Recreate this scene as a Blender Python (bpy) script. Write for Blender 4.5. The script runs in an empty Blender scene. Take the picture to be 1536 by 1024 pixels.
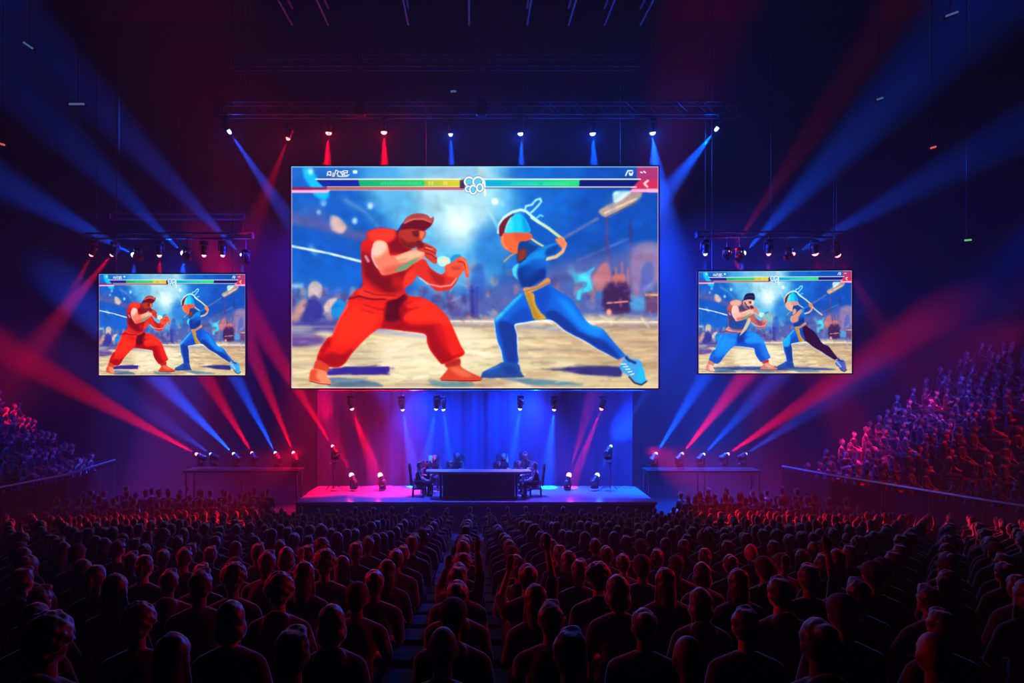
import bpy, bmesh, math, random
import numpy as np
from mathutils import Vector, Matrix, Euler, noise
HAZE, SCREEN, BEAM, GLOW = .0065, 1.35, 610000.0, 70.0
B2, R2, P2 = (.0, .05, 1.0), (1.0, .0, .02), (.3, .0, .9)
ADDED_FILLS = [  # added spots with no fixture, some standing inside the view
    # loc, target, colour, power, angle
    ((-6.2, 25.0, 3.2), (-9.8, 18.8, .9), R2, .012, 54), ((6.2, 25.0, 3.2), (10.3, 18.6, .9), R2, .017, 54),
    ((8.6, 10.5, 6.6), (-3.5, 6.5, 3.5), R2, .0027, 44), ((-8.6, 10.5, 6.6), (3.5, 6.5, 3.5), R2, .0027, 44),
    ((1.5, 24.8, 4.6), (-1.0, 12, 2.0), B2, .006, 40),
    ((21, 23, 13), (17.5, 28.5, 4.2), B2, .02, 40), ((23, 18, 14), (18.5, 23.5, 5.6), R2, .018, 36),
    ((-23, 20, 13), (-17.5, 26.5, 4.0), B2, .016, 46),
    ((-2.6, 28.6, 5.4), (-1.2, 29.9, 1.6), B2, .008, 120), ((2.6, 28.6, 5.4), (1.2, 29.9, 1.6), B2, .012, 120),
    ((-2.4, 27.0, 5.5), (-2.6, 26.1, 1.1), (.03, .06, 1.0), .010, 95), ((2.4, 27.0, 5.5), (2.8, 26.1, 1.1), (.10, .05, 1.0), .011, 95),
    ((-6.0, 27.6, 11.2), (-13, 31.5, 6), (.04, .01, 1.0), .015, 130), ((6.0, 27.6, 11.2), (13, 31.5, 6), (.01, .03, 1.0), .036, 130),
]
# ---------------------------------------------------------------- picture shown on the LED screens
# painted as polygons into a numpy canvas, then stored as a colour attribute of the panel's fine mesh
import numpy as np
SX0, SY0, SX1, SY1 = 437.0, 249.5, 987.0, 582.0
SSC = 2
CW, CH = int((SX1-SX0)*SSC), int((SY1-SY0)*SSC)

def _box(a, r):
    r = int(r)
    if r < 1: return a
    for ax in (0, 1):
        p = np.concatenate([np.repeat(a.take([0], ax), r+1, ax), a, np.repeat(a.take([-1], ax), r, ax)], ax)
        c = np.cumsum(p, ax)
        n = a.shape[ax]
        a = (c.take(range(2*r+1, 2*r+1+n), ax) - c.take(range(0, n), ax)) / (2*r+1)
    return a
def blur(a, s):
    r = max(1, round(s*0.95))
    return _box(_box(_box(a, r), r), r) if s > 0.3 else a

def smooth(pts, n=6):
    q = np.array(pts, float); m = len(q)
    t = np.linspace(0, 1, n, endpoint=False)[:, None]
    return np.concatenate([_cr(q[i-1], q[i], q[(i+1) % m], q[(i+2) % m], t) for i in range(m)])
def _cr(p0, p1, p2, p3, t):
    m1, m2 = (p2-p0)*0.42, (p3-p1)*0.42
    return (2*t**3-3*t**2+1)*p1 + (t**3-2*t**2+t)*m1 + (-2*t**3+3*t**2)*p2 + (t**3-t**2)*m2

class Canvas:
    """Every mask is (y0, y1, x0, x1, local array): only the touched window is worked on."""
    def __init__(s):
        s.a = np.zeros((CH, CW, 3))
    def px(s, pts):
        q = np.array(pts, float)
        return np.stack([(q[:, 0]-SX0)*SSC, (q[:, 1]-SY0)*SSC], 1)
    def window(s, q, pad):
        x0, y0 = np.maximum(np.floor(q.min(0)-pad).astype(int), 0); x1, y1 = np.ceil(q.max(0)+pad).astype(int)
        return int(y0), int(min(y1, CH)), int(x0), int(min(x1, CW))
    def mask(s, pts, curve=True, soft=0.5):
        q = s.px(pts)
        if curve: q = smooth(q)
        y0, y1, x0, x1 = s.window(q, 2+3*soft*SSC)
        if x1 <= x0 or y1 <= y0: return None
        m = np.zeros((y1-y0, x1-x0)); X = np.arange(x0, x1)+0.5
        a, b = q, np.roll(q, -1, 0)
        for y in range(y0, y1):
            yy = y+0.5
            hit = (a[:, 1] <= yy) != (b[:, 1] <= yy)
            if not hit.any(): continue
            xs = np.sort(a[hit, 0] + (yy-a[hit, 1])/(b[hit, 1]-a[hit, 1])*(b[hit, 0]-a[hit, 0]))
            m[y-y0] = np.searchsorted(xs, X) % 2
        return y0, y1, x0, x1, blur(m, soft*SSC)
    def put(s, M, col, al=1.0, clip=None, grad=None, tt=None, c2=None):
        if M is None: return
        y0, y1, x0, x1, m = M
        m = m*al
        if clip is not None:
            k = np.zeros_like(m); Y0, Y1, X0, X1, cm = clip
            ya, yb, xa, xb = max(y0, Y0), min(y1, Y1), max(x0, X0), min(x1, X1)
            if yb > ya and xb > xa: k[ya-y0:yb-y0, xa-x0:xb-x0] = cm[ya-Y0:yb-Y0, xa-X0:xb-X0]
            m = m*k
        c = np.array(col, float)
        if grad is not None:
            (ax, ay), (bx, by), c2 = grad
            ax, bx = (ax-SX0)*SSC, (bx-SX0)*SSC; ay, by = (ay-SY0)*SSC, (by-SY0)*SSC
            yy, xx = np.mgrid[y0:y1, x0:x1]
            tt = np.clip(((xx-ax)*(bx-ax)+(yy-ay)*(by-ay))/((bx-ax)**2+(by-ay)**2), 0, 1)
        if c2 is not None and tt is not None:
            c = c*(1-tt[..., None])+np.array(c2, float)*tt[..., None]
        w = s.a[y0:y1, x0:x1]
        s.a[y0:y1, x0:x1] = w*(1-m[..., None]) + c*m[..., None]
    def fill(s, pts, col, soft=0.5, al=1.0, clip=None, curve=True, grad=None):
        M = s.mask(pts, curve, soft); s.put(M, col, al, clip, grad); return M
    def stroke(s, pts, w, col, soft=0.4, al=1.0, clip=None, c2=None):
        q = s.px(pts); w = w*SSC
        y0, y1, x0, x1 = s.window(q, w/2+2+3*soft*SSC)
        if x1 <= x0 or y1 <= y0: return None
        yy, xx = np.mgrid[y0:y1, x0:x1]+0.5; best = np.full(xx.shape, 1e9); tb = np.zeros(xx.shape)
        n = len(q)-1
        for i in range(n):
            a, d = q[i], q[i+1]-q[i]
            t = np.clip(((xx-a[0])*d[0]+(yy-a[1])*d[1])/max(d@d, 1e-6), 0, 1)
            r = np.hypot(xx-a[0]-t*d[0], yy-a[1]-t*d[1]); k = r < best
            best = np.where(k, r, best); tb = np.where(k, (i+t)/n, tb)
        m = np.clip(w/2-best+0.5, 0, 1)
        if soft > 0.4: m = blur(m, soft*SSC)
        M = (y0, y1, x0, x1, m); s.put(M, col, al, clip, None, tb, c2); return M
    def blob(s, x, y, rx, ry, col, soft=3, al=1.0):
        t = np.linspace(0, 2*math.pi, 14, endpoint=False)
        return s.fill(np.stack([x+rx*np.cos(t), y+ry*np.sin(t)], 1), col, soft, al)

def zm(x0, y0):
    return lambda pts: [(x0+u/5.486, y0+v/5.486) for u, v in pts]
zA, zC, zB, zD, zE, zF = zm(436, 300), zm(436, 400), zm(708, 285), zm(708, 400), zm(436, 245), zm(708, 245)

def paint(variant=0):
    rnd = random.Random(5)
    c = Canvas()
    R_ = [(430, 245), (995, 245), (995, 590), (430, 590)]
    # --- backdrop: a blue stadium, a bright sky opening, a sandy floor
    c.fill(R_, (28, 96, 182), 0, curve=False, grad=((500, 250), (470, 440), (8, 84, 178)))
    c.fill([(545, 250), (760, 250), (790, 300), (770, 340), (740, 420), (640, 440), (590, 350)], (96, 160, 212), 12)
    c.fill([(600, 250), (730, 250), (745, 300), (728, 350), (690, 372), (650, 340), (625, 290)], (160, 192, 220), 9)
    c.blob(688, 335, 20, 24, (190, 212, 236), 14); c.blob(688, 330, 13, 15, (236, 242, 248), 9); c.blob(680, 262, 46, 10, (205, 205, 205), 8, .8)
    c.fill([(716, 345), (750, 340), (752, 400), (712, 400)], (40, 110, 190), 8, .8)
    c.fill([(860, 250), (990, 250), (990, 470), (860, 430), (840, 330)], (14, 76, 165), 10, .8)
    c.fill([(770, 250), (870, 250), (850, 330), (790, 330)], (22, 100, 190), 10, .8)
    # left roof members
    c.fill([(437, 318), (470, 325), (520, 342), (562, 352), (560, 368), (500, 350), (437, 334)], (104, 92, 148), 3, .8)
    c.fill([(495, 324), (508, 326), (520, 340), (512, 350), (497, 344)], (206, 176, 168), 1.5)
    c.fill([(446, 305), (480, 315), (500, 328), (470, 330)], (70, 90, 160), 3, .7)
    for x, y, r in ((485, 304, 4), (555, 309, 4), (532, 331, 4), (478, 318, 3)): c.blob(x, y, r, r*1.3, (190, 205, 228), 1.6, .9)
    c.stroke([(518, 300), (548, 318), (566, 338)], 5, (150, 160, 190), 2, .6)
    c.fill([(437, 384), (470, 386), (520, 396), (540, 398), (540, 440), (437, 430)], (12, 98, 190), 4, .8)
    # right roof members
    c.fill(zB([(1040, 170), (1180, 90), (1300, 20), (1390, 10), (1380, 65), (1250, 150), (1110, 225)]), (172, 150, 140), 1.2)
    c.fill(zB([(1165, 15), (1310, 10), (1230, 80), (1165, 105)]), (214, 228, 240), 1)
    c.stroke(zB([(1090, 190), (1350, 70)]), 2.6, (226, 196, 160), .6); c.stroke(zB([(1110, 222), (1350, 105)]), 2, (90, 80, 110), .6)
    c.stroke(zB([(740, 400), (1030, 235)]), 5, (120, 110, 160), 1.2, .9); c.stroke(zB([(860, 585), (1280, 400)]), 3, (100, 116, 184), 1, .9)
    c.stroke(zB([(1105, 240), (1115, 640)]), 5.5, (84, 72, 138), 1, .9); c.stroke(zB([(1300, 240), (1310, 600)]), 5, (60, 62, 134), 1, .9)
    # crowd band behind the fighters
    c.fill([(437, 430), (540, 440), (700, 436), (870, 385), (990, 380), (990, 500), (437, 500)], (98, 98, 158), 9, .85)
    cols = [(150, 120, 150), (60, 90, 170), (190, 160, 150), (90, 70, 130), (40, 120, 190), (170, 110, 110), (120, 120, 170), (70, 60, 120)]
    for i in range(210):
        x = rnd.uniform(437, 987); lo = 432 if x < 700 else 400
        y = rnd.uniform(lo, 486)
        c.blob(x, y, rnd.uniform(2, 8), rnd.uniform(3, 11), rnd.choice(cols), rnd.uniform(.8, 2), .5)
    c.fill(zA([(150, 700), (200, 665), (255, 700), (250, 790), (200, 840), (150, 800)]), (196, 176, 170), 1.2, .9)
    c.fill(zA([(270, 880), (310, 820), (380, 810), (350, 900), (290, 920)]), (206, 176, 170), 1.2)
    c.fill(zA([(340, 870), (400, 815), (450, 850), (440, 930), (380, 985), (340, 950)]), (14, 128, 206), 1)
    c.fill(zA([(60, 960), (120, 850), (200, 780), (260, 880), (250, 980), (120, 1010)]), (52, 56, 140), 1.6, .9)
    c.fill(zA([(0, 980), (40, 880), (110, 800), (130, 860), (60, 1000)]), (200, 150, 130), 2, .8)
    c.fill(zA([(0, 690), (100, 690), (90, 720), (0, 720)]), (200, 220, 240), 1.5, .7)
    c.fill([(437, 486), (560, 480), (560, 516), (437, 520)], (74, 66, 142), 5, .85)
    c.fill(zB([(790, 670), (900, 690), (1010, 630), (970, 700), (985, 790), (970, 830), (900, 850), (890, 900), (860, 900), (870, 830), (940, 790), (940, 750), (850, 760), (830, 700)]), (70, 182, 226), 1)
    c.fill(zB([(1050, 620), (1110, 590), (1145, 700), (1140, 760), (1060, 830), (1000, 800), (990, 720)]), (182, 118, 122), 1.5, .9)
    c.fill(zB([(1160, 700), (1250, 695), (1250, 760), (1160, 780)]), (196, 116, 96), 1.2, .9)
    c.fill(zB([(1090, 780), (1240, 760), (1300, 800), (1290, 1010), (1090, 1000)]), (66, 36, 84), 2, .9)
    for u, v in ((1180, 640), (1230, 600), (1280, 650)): c.stroke(zB([(u, v), (u+6, v+140)]), 3.4, (176, 112, 116), .8, .8)
    c.stroke(zB([(1110, 930), (1280, 915)]), 2, (236, 160, 130), .5); c.blob(913, 468, 4, 5, (232, 150, 130), 1)
    c.fill(zB([(1310, 480), (1530, 440), (1530, 740), (1330, 880)]), (152, 122, 158), 3, .8)
    c.fill(zB([(1400, 620), (1480, 590), (1490, 740), (1380, 860)]), (92, 100, 172), 1.5, .9)
    c.fill(zB([(1310, 880), (1430, 890), (1430, 980), (1310, 980)]), (84, 140, 196), 1.4, .9)
    c.fill(zB([(1430, 850), (1530, 850), (1530, 1000), (1430, 1000)]), (106, 72, 108), 1.4, .9); c.stroke(zB([(1430, 862), (1530, 862)]), 3, (226, 178, 128), .6)
    c.fill(zA([(1480, 640), (1500, 560), (1560, 520), (1600, 640), (1580, 800), (1480, 780)]), (52, 92, 176), 2, .8)
    c.stroke(zA([(1490, 720), (1500, 960)]), 6, (60, 54, 136), .8, .9); c.stroke(zA([(1530, 720), (1530, 960)]), 4, (72, 64, 150), .8, .8)
    # floor
    c.fill([(430, 512), (560, 496), (700, 480), (995, 482), (995, 590), (430, 590)], (206, 188, 150), 4, 1, grad=((700, 485), (700, 580), (200, 180, 142)))
    for i in range(120):
        x, y = rnd.uniform(437, 987), rnd.uniform(488, 580); L = rnd.uniform(15, 80)
        col = rnd.choice([(236, 224, 186), (166, 142, 124), (150, 128, 132), (226, 206, 158), (190, 160, 120), (120, 108, 130)])
        c.stroke([(x-L, y), (x+L, y+rnd.uniform(-2, 2))], rnd.uniform(.8, 3.2), col, rnd.uniform(.7, 1.6), .42)
    for i in range(60):
        x, y = rnd.uniform(437, 987), rnd.uniform(492, 578)
        c.blob(x, y, rnd.uniform(8, 34), rnd.uniform(1.2, 4), rnd.choice([(240, 228, 192), (232, 220, 176), (176, 142, 110), (150, 120, 112), (196, 170, 130)]), 2, .5)
    c.fill([(600, 500), (700, 490), (740, 520), (720, 555), (600, 560), (560, 530)], (240, 226, 190), 9, .6)
    c.fill([(830, 495), (987, 495), (987, 560), (880, 545)], (160, 128, 104), 9, .45)
    c.stroke([(676, 481.5), (990, 483)], 1.8, (240, 226, 214), .5); c.stroke([(676, 488), (760, 489)], 5, (124, 112, 128), 1.5, .7); c.stroke([(880, 489), (990, 490)], 6, (126, 110, 120), 2, .7)
    c.stroke([(560, 496), (640, 505)], 5, (150, 158, 190), 2, .8); c.stroke([(760, 486), (840, 494)], 5, (120, 128, 170), 2, .8)
    c.fill([(437, 505), (478, 503), (485, 516), (437, 520)], (92, 70, 140), 2.5, .9)
    if variant == 2:
        c.fill([(500, 563), (720, 560), (900, 566), (900, 572), (500, 572)], (40, 60, 140), 1.6, .9)
    else:
        c.fill([(490, 553), (514, 551), (515, 549.5), (584, 549.5), (584, 561.5), (490, 563)], (58, 44, 140), .6, curve=False)
        c.fill(zD([(560, 838), (720, 840), (810, 818), (1000, 816), (1210, 822), (1230, 890), (1190, 905), (900, 885), (780, 860)]), (56, 52, 120), .8)
    c.fill(zC([(320, 915), (520, 920), (700, 950), (745, 988), (330, 988)]), (92, 110, 138), 1)
    c.fill(zC([(1130, 925), (1240, 940), (1480, 945), (1490, 988), (1200, 985)]), (88, 128, 146), 1, .8)
    c.fill(zD([(220, 915), (540, 925), (820, 950), (900, 975), (500, 975), (380, 945)]), (92, 122, 150), 1, .9)
    c.stroke([(437, 369), (490, 379), (545, 393)], 3.4, (232, 228, 232), .5)
    brush(c, rnd, 1500, (437, 250, 987, 582), .55, 4, 22, 1.0, 3.6)
    fighter_a(c, variant); fighter_b(c, variant)
    brush(c, rnd, 700, (465, 300, 975, 578), .38, 2, 9, .8, 2.0); overlay(c, variant)
    lin = np.clip(c.a/255., 0, 1); lin = np.clip(lin+.45*lin*(1-lin)*(2*lin-1), 0, 1)
    lin[..., 1] = np.clip(lin[..., 1]*(1+.06*(lin[..., 2] > lin[..., 0]+.1)), 0, 1)
    return np.where(lin <= .04045, lin/12.92, ((lin+.055)/1.055)**2.4)

def brush(c, rnd, n, box, al, l0, l1, w0, w1):
    """short strokes in the local colour, a little lighter or darker: a painted look"""
    for i in range(n):
        x, y = rnd.uniform(box[0], box[2]), rnd.uniform(box[1], box[3])
        iy, ix = min(CH-1, max(0, int((y-SY0)*SSC))), min(CW-1, max(0, int((x-SX0)*SSC)))
        k = rnd.uniform(.74, 1.28); col = np.clip(c.a[iy, ix]*k+np.array([rnd.uniform(-9, 9) for _ in range(3)]), 0, 255)
        ang = rnd.gauss(0, .12) if y > 485 else rnd.choice([-.55, .5, .1, 1.4])+rnd.gauss(0, .25)
        L = rnd.uniform(l0, l1)*(.9 if y > 485 and l1 > 12 else .5)
        c.stroke([(x-L*math.cos(ang), y-L*math.sin(ang)), (x+L*math.cos(ang), y+L*math.sin(ang))], rnd.uniform(w0, w1)*(2.6 if y < 425 and l1 > 12 else 1), col, 2.6 if y < 425 and l1 > 12 else (.9 if l1 > 12 else .6), al*(.6 if y < 425 else 1))

def fighter_a(c, v):
    alt = v == 2
    cloth = (222, 40, 20) if not alt else (16, 112, 216)
    dk = (146, 8, 24) if not alt else (8, 74, 178)
    vdk = (84, 2, 32) if not alt else (10, 52, 140)
    hi = (243, 58, 26) if not alt else (28, 134, 236)
    sh, shd, shh = ((200, 38, 28), (112, 12, 28), (238, 66, 44)) if not alt else ((170, 92, 84), (58, 60, 120), (222, 170, 156))
    # far arm
    far = c.fill(zA([(1000, 520), (1060, 485), (1110, 495), (1150, 560), (1230, 610), (1270, 590), (1280, 540), (1330, 500), (1390, 545), (1380, 630), (1360, 680), (1310, 735), (1240, 750), (1190, 740), (1130, 690), (1070, 640), (1020, 600)]), (208, 54, 36) if not alt else (176, 100, 96))
    c.fill(zA([(1130, 560), (1230, 620), (1270, 640), (1250, 700), (1180, 670)]), (150, 30, 32) if not alt else (120, 70, 96), 1.5, .8, far)
    c.stroke(zA([(1060, 640), (1130, 690), (1230, 712), (1320, 700), (1365, 640)]), 1.4, (238, 214, 226), .5, .9)
    # trousers
    tr = c.fill(zC([(480, 270), (560, 180), (700, 230), (830, 260), (930, 190), (960, 235), (1060, 250), (1110, 265), (1200, 320), (1280, 400), (1325, 480), (1360, 560), (1400, 650), (1430, 715), (1340, 770), (1250, 800), (1220, 780), (1150, 690), (1120, 620), (1105, 555), (950, 530), (800, 512), (720, 512), (640, 570), (560, 650), (490, 730), (450, 790), (400, 825), (330, 825), (250, 800), (215, 760), (240, 680), (300, 590), (345, 560), (370, 490), (410, 400), (450, 330)]), cloth)
    c.fill(zC([(860, 290), (960, 330), (930, 430), (1000, 480), (1180, 470), (1240, 470), (1310, 690), (1340, 770), (1250, 800), (1150, 690), (1105, 555), (950, 530), (800, 512), (740, 500), (790, 380)]), dk, 2, .9, tr)
    c.fill(zC([(1180, 480), (1320, 480), (1430, 715), (1320, 740), (1240, 640)]), cloth, 3, .55, tr)
    c.fill(zC([(790, 290), (920, 220), (960, 260), (890, 340), (900, 430), (780, 440)]), vdk, 2.2, .95, tr)
    c.fill(zC([(960, 300), (1100, 275), (1200, 330), (1280, 410), (1310, 480), (1200, 450), (1050, 440), (930, 430), (1010, 350)]), hi, 2, .85, tr)
    c.fill(zC([(420, 420), (560, 300), (720, 380), (700, 470), (560, 600), (400, 640), (350, 590)]), hi, 5, .8, tr)
    c.fill(zC([(230, 760), (330, 700), (420, 720), (520, 670), (450, 790), (390, 825), (300, 825), (220, 790)]), dk, 2, .85, tr)
    c.fill(zC([(240, 690), (300, 590), (340, 600), (290, 690), (250, 770), (215, 760)]), dk, 1.5, .6, tr)
    for p in ([(600, 310), (700, 345), (790, 355)], [(580, 350), (680, 380)], [(900, 375), (1010, 345), (1060, 330)], [(915, 310), (1000, 290)], [(270, 640), (310, 610), (320, 660)], [(1250, 690), (1330, 740), (1420, 720)]):
        c.stroke(zC(p), 2, dk, .8, .8, tr)
    c.stroke(zC([(330, 570), (370, 480), (410, 400), (470, 310)]), 3, (240, 130, 140) if not alt else (120, 180, 240), 1.2, .75, tr)
    # feet
    skin, skh = ((200, 70, 44), (238, 134, 100)) if not alt else ((188, 120, 108), (232, 184, 162))
    c.fill(zC([(215, 765), (310, 812), (300, 870), (190, 858)]), skin)
    f = c.fill(zC([(165, 850), (200, 838), (290, 862), (300, 905), (332, 940), (325, 966), (280, 968), (200, 948), (152, 936), (155, 890)]), skh)
    c.fill(zC([(165, 850), (220, 850), (210, 910), (250, 950), (155, 936)]), skin, 1.5, .8, f); c.stroke(zC([(155, 940), (240, 962), (325, 968)]), 1.2, (90, 30, 40), .4, .9)
    f = c.fill(zC([(1270, 798), (1385, 755), (1400, 820), (1460, 860), (1536, 895), (1580, 922), (1500, 945), (1240, 932), (1248, 895), (1290, 840)]), skin)
    c.fill(zC([(1300, 830), (1390, 830), (1500, 900), (1400, 900)]), skh, 2, .6, f); c.stroke(zC([(1240, 934), (1400, 938), (1560, 936)]), 1.3, (90, 26, 34), .4, .9)
    c.fill(zC([(1270, 795), (1385, 755), (1390, 800), (1285, 825)]), (150, 30, 24), 1, .7)
    # torso
    to = c.fill(zA([(620, 275), (660, 245), (740, 228), (830, 240), (880, 255), (905, 300), (930, 370), (1000, 410), (1040, 440), (1010, 520), (1030, 580), (1036, 620), (1000, 680), (940, 725), (930, 770), (860, 815), (700, 830), (480, 815), (540, 760), (590, 700), (585, 600), (580, 480), (575, 380), (590, 340), (630, 310)]), sh)
    c.fill(zA([(585, 430), (660, 460), (720, 560), (760, 620), (900, 590), (990, 550), (930, 640), (900, 740), (800, 770), (680, 700), (600, 610)]), shd, 3, .9, to)
    c.fill(zA([(880, 250), (1000, 400), (1020, 470), (900, 440), (820, 430), (800, 340)]), shd, 2.5, .8, to)
    c.fill(zA([(830, 640), (900, 620), (930, 680), (880, 730), (840, 700)]), sh, 3, .7, to)
    c.fill(zA([(640, 265), (740, 232), (850, 245), (860, 310), (800, 345), (720, 335), (660, 330), (640, 300)]), shh, 2, .9, to)
    c.fill(zA([(950, 600), (1015, 560), (1036, 620), (1000, 680), (935, 725), (930, 670)]), shh, 1.5, .85, to)
    c.fill(zA([(545, 760), (600, 715), (700, 770), (880, 780), (800, 815), (600, 800)]), shh, 2, .7, to)
    c.stroke(zA([(480, 812), (560, 790), (660, 815), (780, 815)]), 2, vdk, .7, .9); c.stroke(zA([(600, 745), (700, 780), (860, 785)]), 1.6, shd, .7, .8)
    if alt:
        c.fill(zA([(620, 620), (760, 600), (1000, 600), (990, 690), (940, 740), (700, 760), (610, 700)]), (24, 74, 150), 1.5, .95, to)
        c.fill(zA([(1000, 560), (1040, 600), (960, 760), (820, 880), (900, 740)]), (196, 178, 150), 1)
    c.stroke(zA([(615, 460), (640, 505)]), 3, (232, 200, 226), 1, .9, to)
    # head
    fc = (168, 56, 38) if not alt else (212, 160, 150)
    h = c.fill(zA([(895, 240), (960, 225), (1060, 235), (1110, 260), (1105, 300), (1078, 335), (1035, 382), (990, 398), (930, 382), (890, 330)]), fc)
    c.fill(zA([(895, 300), (960, 350), (1010, 340), (1035, 380), (980, 400), (915, 378)]), (112, 26, 28) if not alt else (120, 80, 90), 1.5, .85, h)
    c.fill(zA([(1062, 250), (1100, 262), (1098, 292), (1074, 325), (1058, 292)]), (224, 122, 86) if not alt else (236, 200, 186), 1, .95, h)
    c.fill(zA([(1005, 270), (1055, 268), (1050, 300), (1015, 296)]), (84, 22, 28), 1, .85, h); c.stroke(zA([(1000, 262), (1050, 256)]), 1.4, (70, 16, 26), .4, .8, h)
    c.stroke(zA([(1030, 345), (1060, 335)]), 1.4, (70, 12, 22), .4, .9)
    c.stroke(zA([(955, 165), (915, 205), (880, 262)]), 2.6, (36, 26, 104), .7, .9)
    if not alt:
        c.fill(zA([(925, 195), (950, 150), (1000, 120), (1060, 112), (1120, 125), (1150, 152), (1172, 140), (1175, 162), (1162, 200), (1130, 232), (1092, 252), (1000, 236), (930, 242), (905, 240)]), (108, 14, 34))
        c.fill(zA([(928, 195), (950, 150), (1000, 118), (1060, 110), (1120, 124), (1150, 150), (1174, 138), (1172, 175), (1150, 178), (1090, 160), (1020, 158), (960, 178)]), (176, 84, 72), .7)
        c.fill(zA([(960, 150), (1010, 125), (1070, 120), (1110, 135), (1040, 142)]), (150, 60, 60), 1.2, .8)
        c.stroke(zA([(935, 190), (1010, 158), (1090, 158), (1160, 186)]), 1.4, (232, 150, 118), .5, .9)
    else:
        c.fill(zA([(905, 240), (915, 170), (960, 125), (1040, 112), (1110, 128), (1120, 235), (1030, 225), (960, 232)]), (30, 26, 66))
        c.stroke(zA([(915, 205), (1010, 170), (1115, 185)]), 3, (60, 56, 112), .6)
        c.stroke(zA([(920, 280), (1010, 400), (1180, 470)]), 3.4, (40, 40, 92), .5)
    # near arm with fist
    ar = c.fill(zA([(690, 340), (740, 330), (785, 350), (805, 400), (815, 450), (860, 455), (940, 430), (1010, 405), (1060, 410), (1100, 430), (1108, 460), (1070, 490), (1000, 530), (950, 570), (880, 592), (800, 612), (750, 615), (720, 570), (690, 530), (665, 470), (668, 400)]), (230, 124, 100) if not alt else (226, 172, 160))
    c.fill(zA([(685, 345), (765, 335), (795, 380), (760, 440), (700, 470), (668, 450)]), (248, 190, 172), 2, .95, ar)
    c.fill(zA([(860, 470), (1000, 415), (1085, 425), (1095, 455), (1000, 490), (900, 515)]), (226, 176, 146), 1.8, .9, ar)
    c.fill(zA([(770, 560), (850, 540), (960, 520), (900, 585), (770, 615)]), (200, 84, 72), 2, .7, ar)
    c.fill(zA([(870, 565), (980, 500), (1060, 470), (1000, 535), (940, 577), (880, 594)]), (96, 152, 118), 1.2, .9, ar)
    c.stroke(zA([(668, 400), (664, 470), (690, 530), (712, 560)]), 2.6, (214, 200, 246), .9, .9, ar)
    c.stroke(zA([(815, 452), (880, 500), (960, 480)]), 1.6, (196, 90, 76), 1, .7, ar)
    fi = c.fill(zA([(1040, 372), (1090, 350), (1150, 372), (1200, 408), (1195, 450), (1212, 500), (1185, 525), (1135, 492), (1102, 462), (1100, 430), (1045, 412)]), (196, 66, 50) if not alt else (206, 150, 138))
    for p in ([(1095, 400), (1150, 415), (1190, 440)], [(1105, 435), (1160, 450), (1200, 485)], [(1110, 375), (1160, 392)]): c.stroke(zA(p), 1.3, (110, 22, 30), .4, .85, fi)
    c.stroke(zA([(1115, 390), (1165, 405)]), 2, (240, 140, 110), .6, .8, fi)
    c.fill(zA([(1030, 345), (1075, 338), (1105, 380), (1060, 400), (1035, 385)]), (118, 28, 40), .8)
    # wristband and open hand
    c.stroke(zA([(1200, 455), (1300, 430), (1420, 425)]), 4, (96, 176, 226), 1.6, .7)
    c.fill(zA([(1205, 480), (1250, 460), (1305, 480), (1312, 535), (1240, 545), (1210, 520)]), (172, 216, 214)); c.blob(667, 391, 4, 4, (244, 206, 160), 1.2, .9)
    c.fill(zA([(1315, 480), (1345, 450), (1395, 450), (1400, 480), (1330, 535)]), (18, 134, 206))
    hd = (222, 88, 60) if not alt else (196, 132, 122)
    ha = c.fill(zA([(1268, 545), (1330, 510), (1360, 480), (1400, 466), (1440, 488), (1462, 560), (1468, 632), (1442, 634), (1424, 580), (1382, 632), (1290, 625)]), hd)
    c.stroke(zA([(1375, 505), (1425, 510), (1440, 560)]), 1.5, (130, 32, 34), .5, .8, ha); c.stroke(zA([(1330, 560), (1390, 560)]), 4, (170, 50, 42), 1.4, .7, ha); c.stroke(zA([(1400, 478), (1440, 510), (1458, 600)]), 2.4, (244, 128, 84), .7, .8, ha)
    if alt: c.fill(zA([(1270, 510), (1420, 490), (1480, 560), (1440, 620), (1330, 600)]), (110, 176, 190), 1.6, .8)

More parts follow.
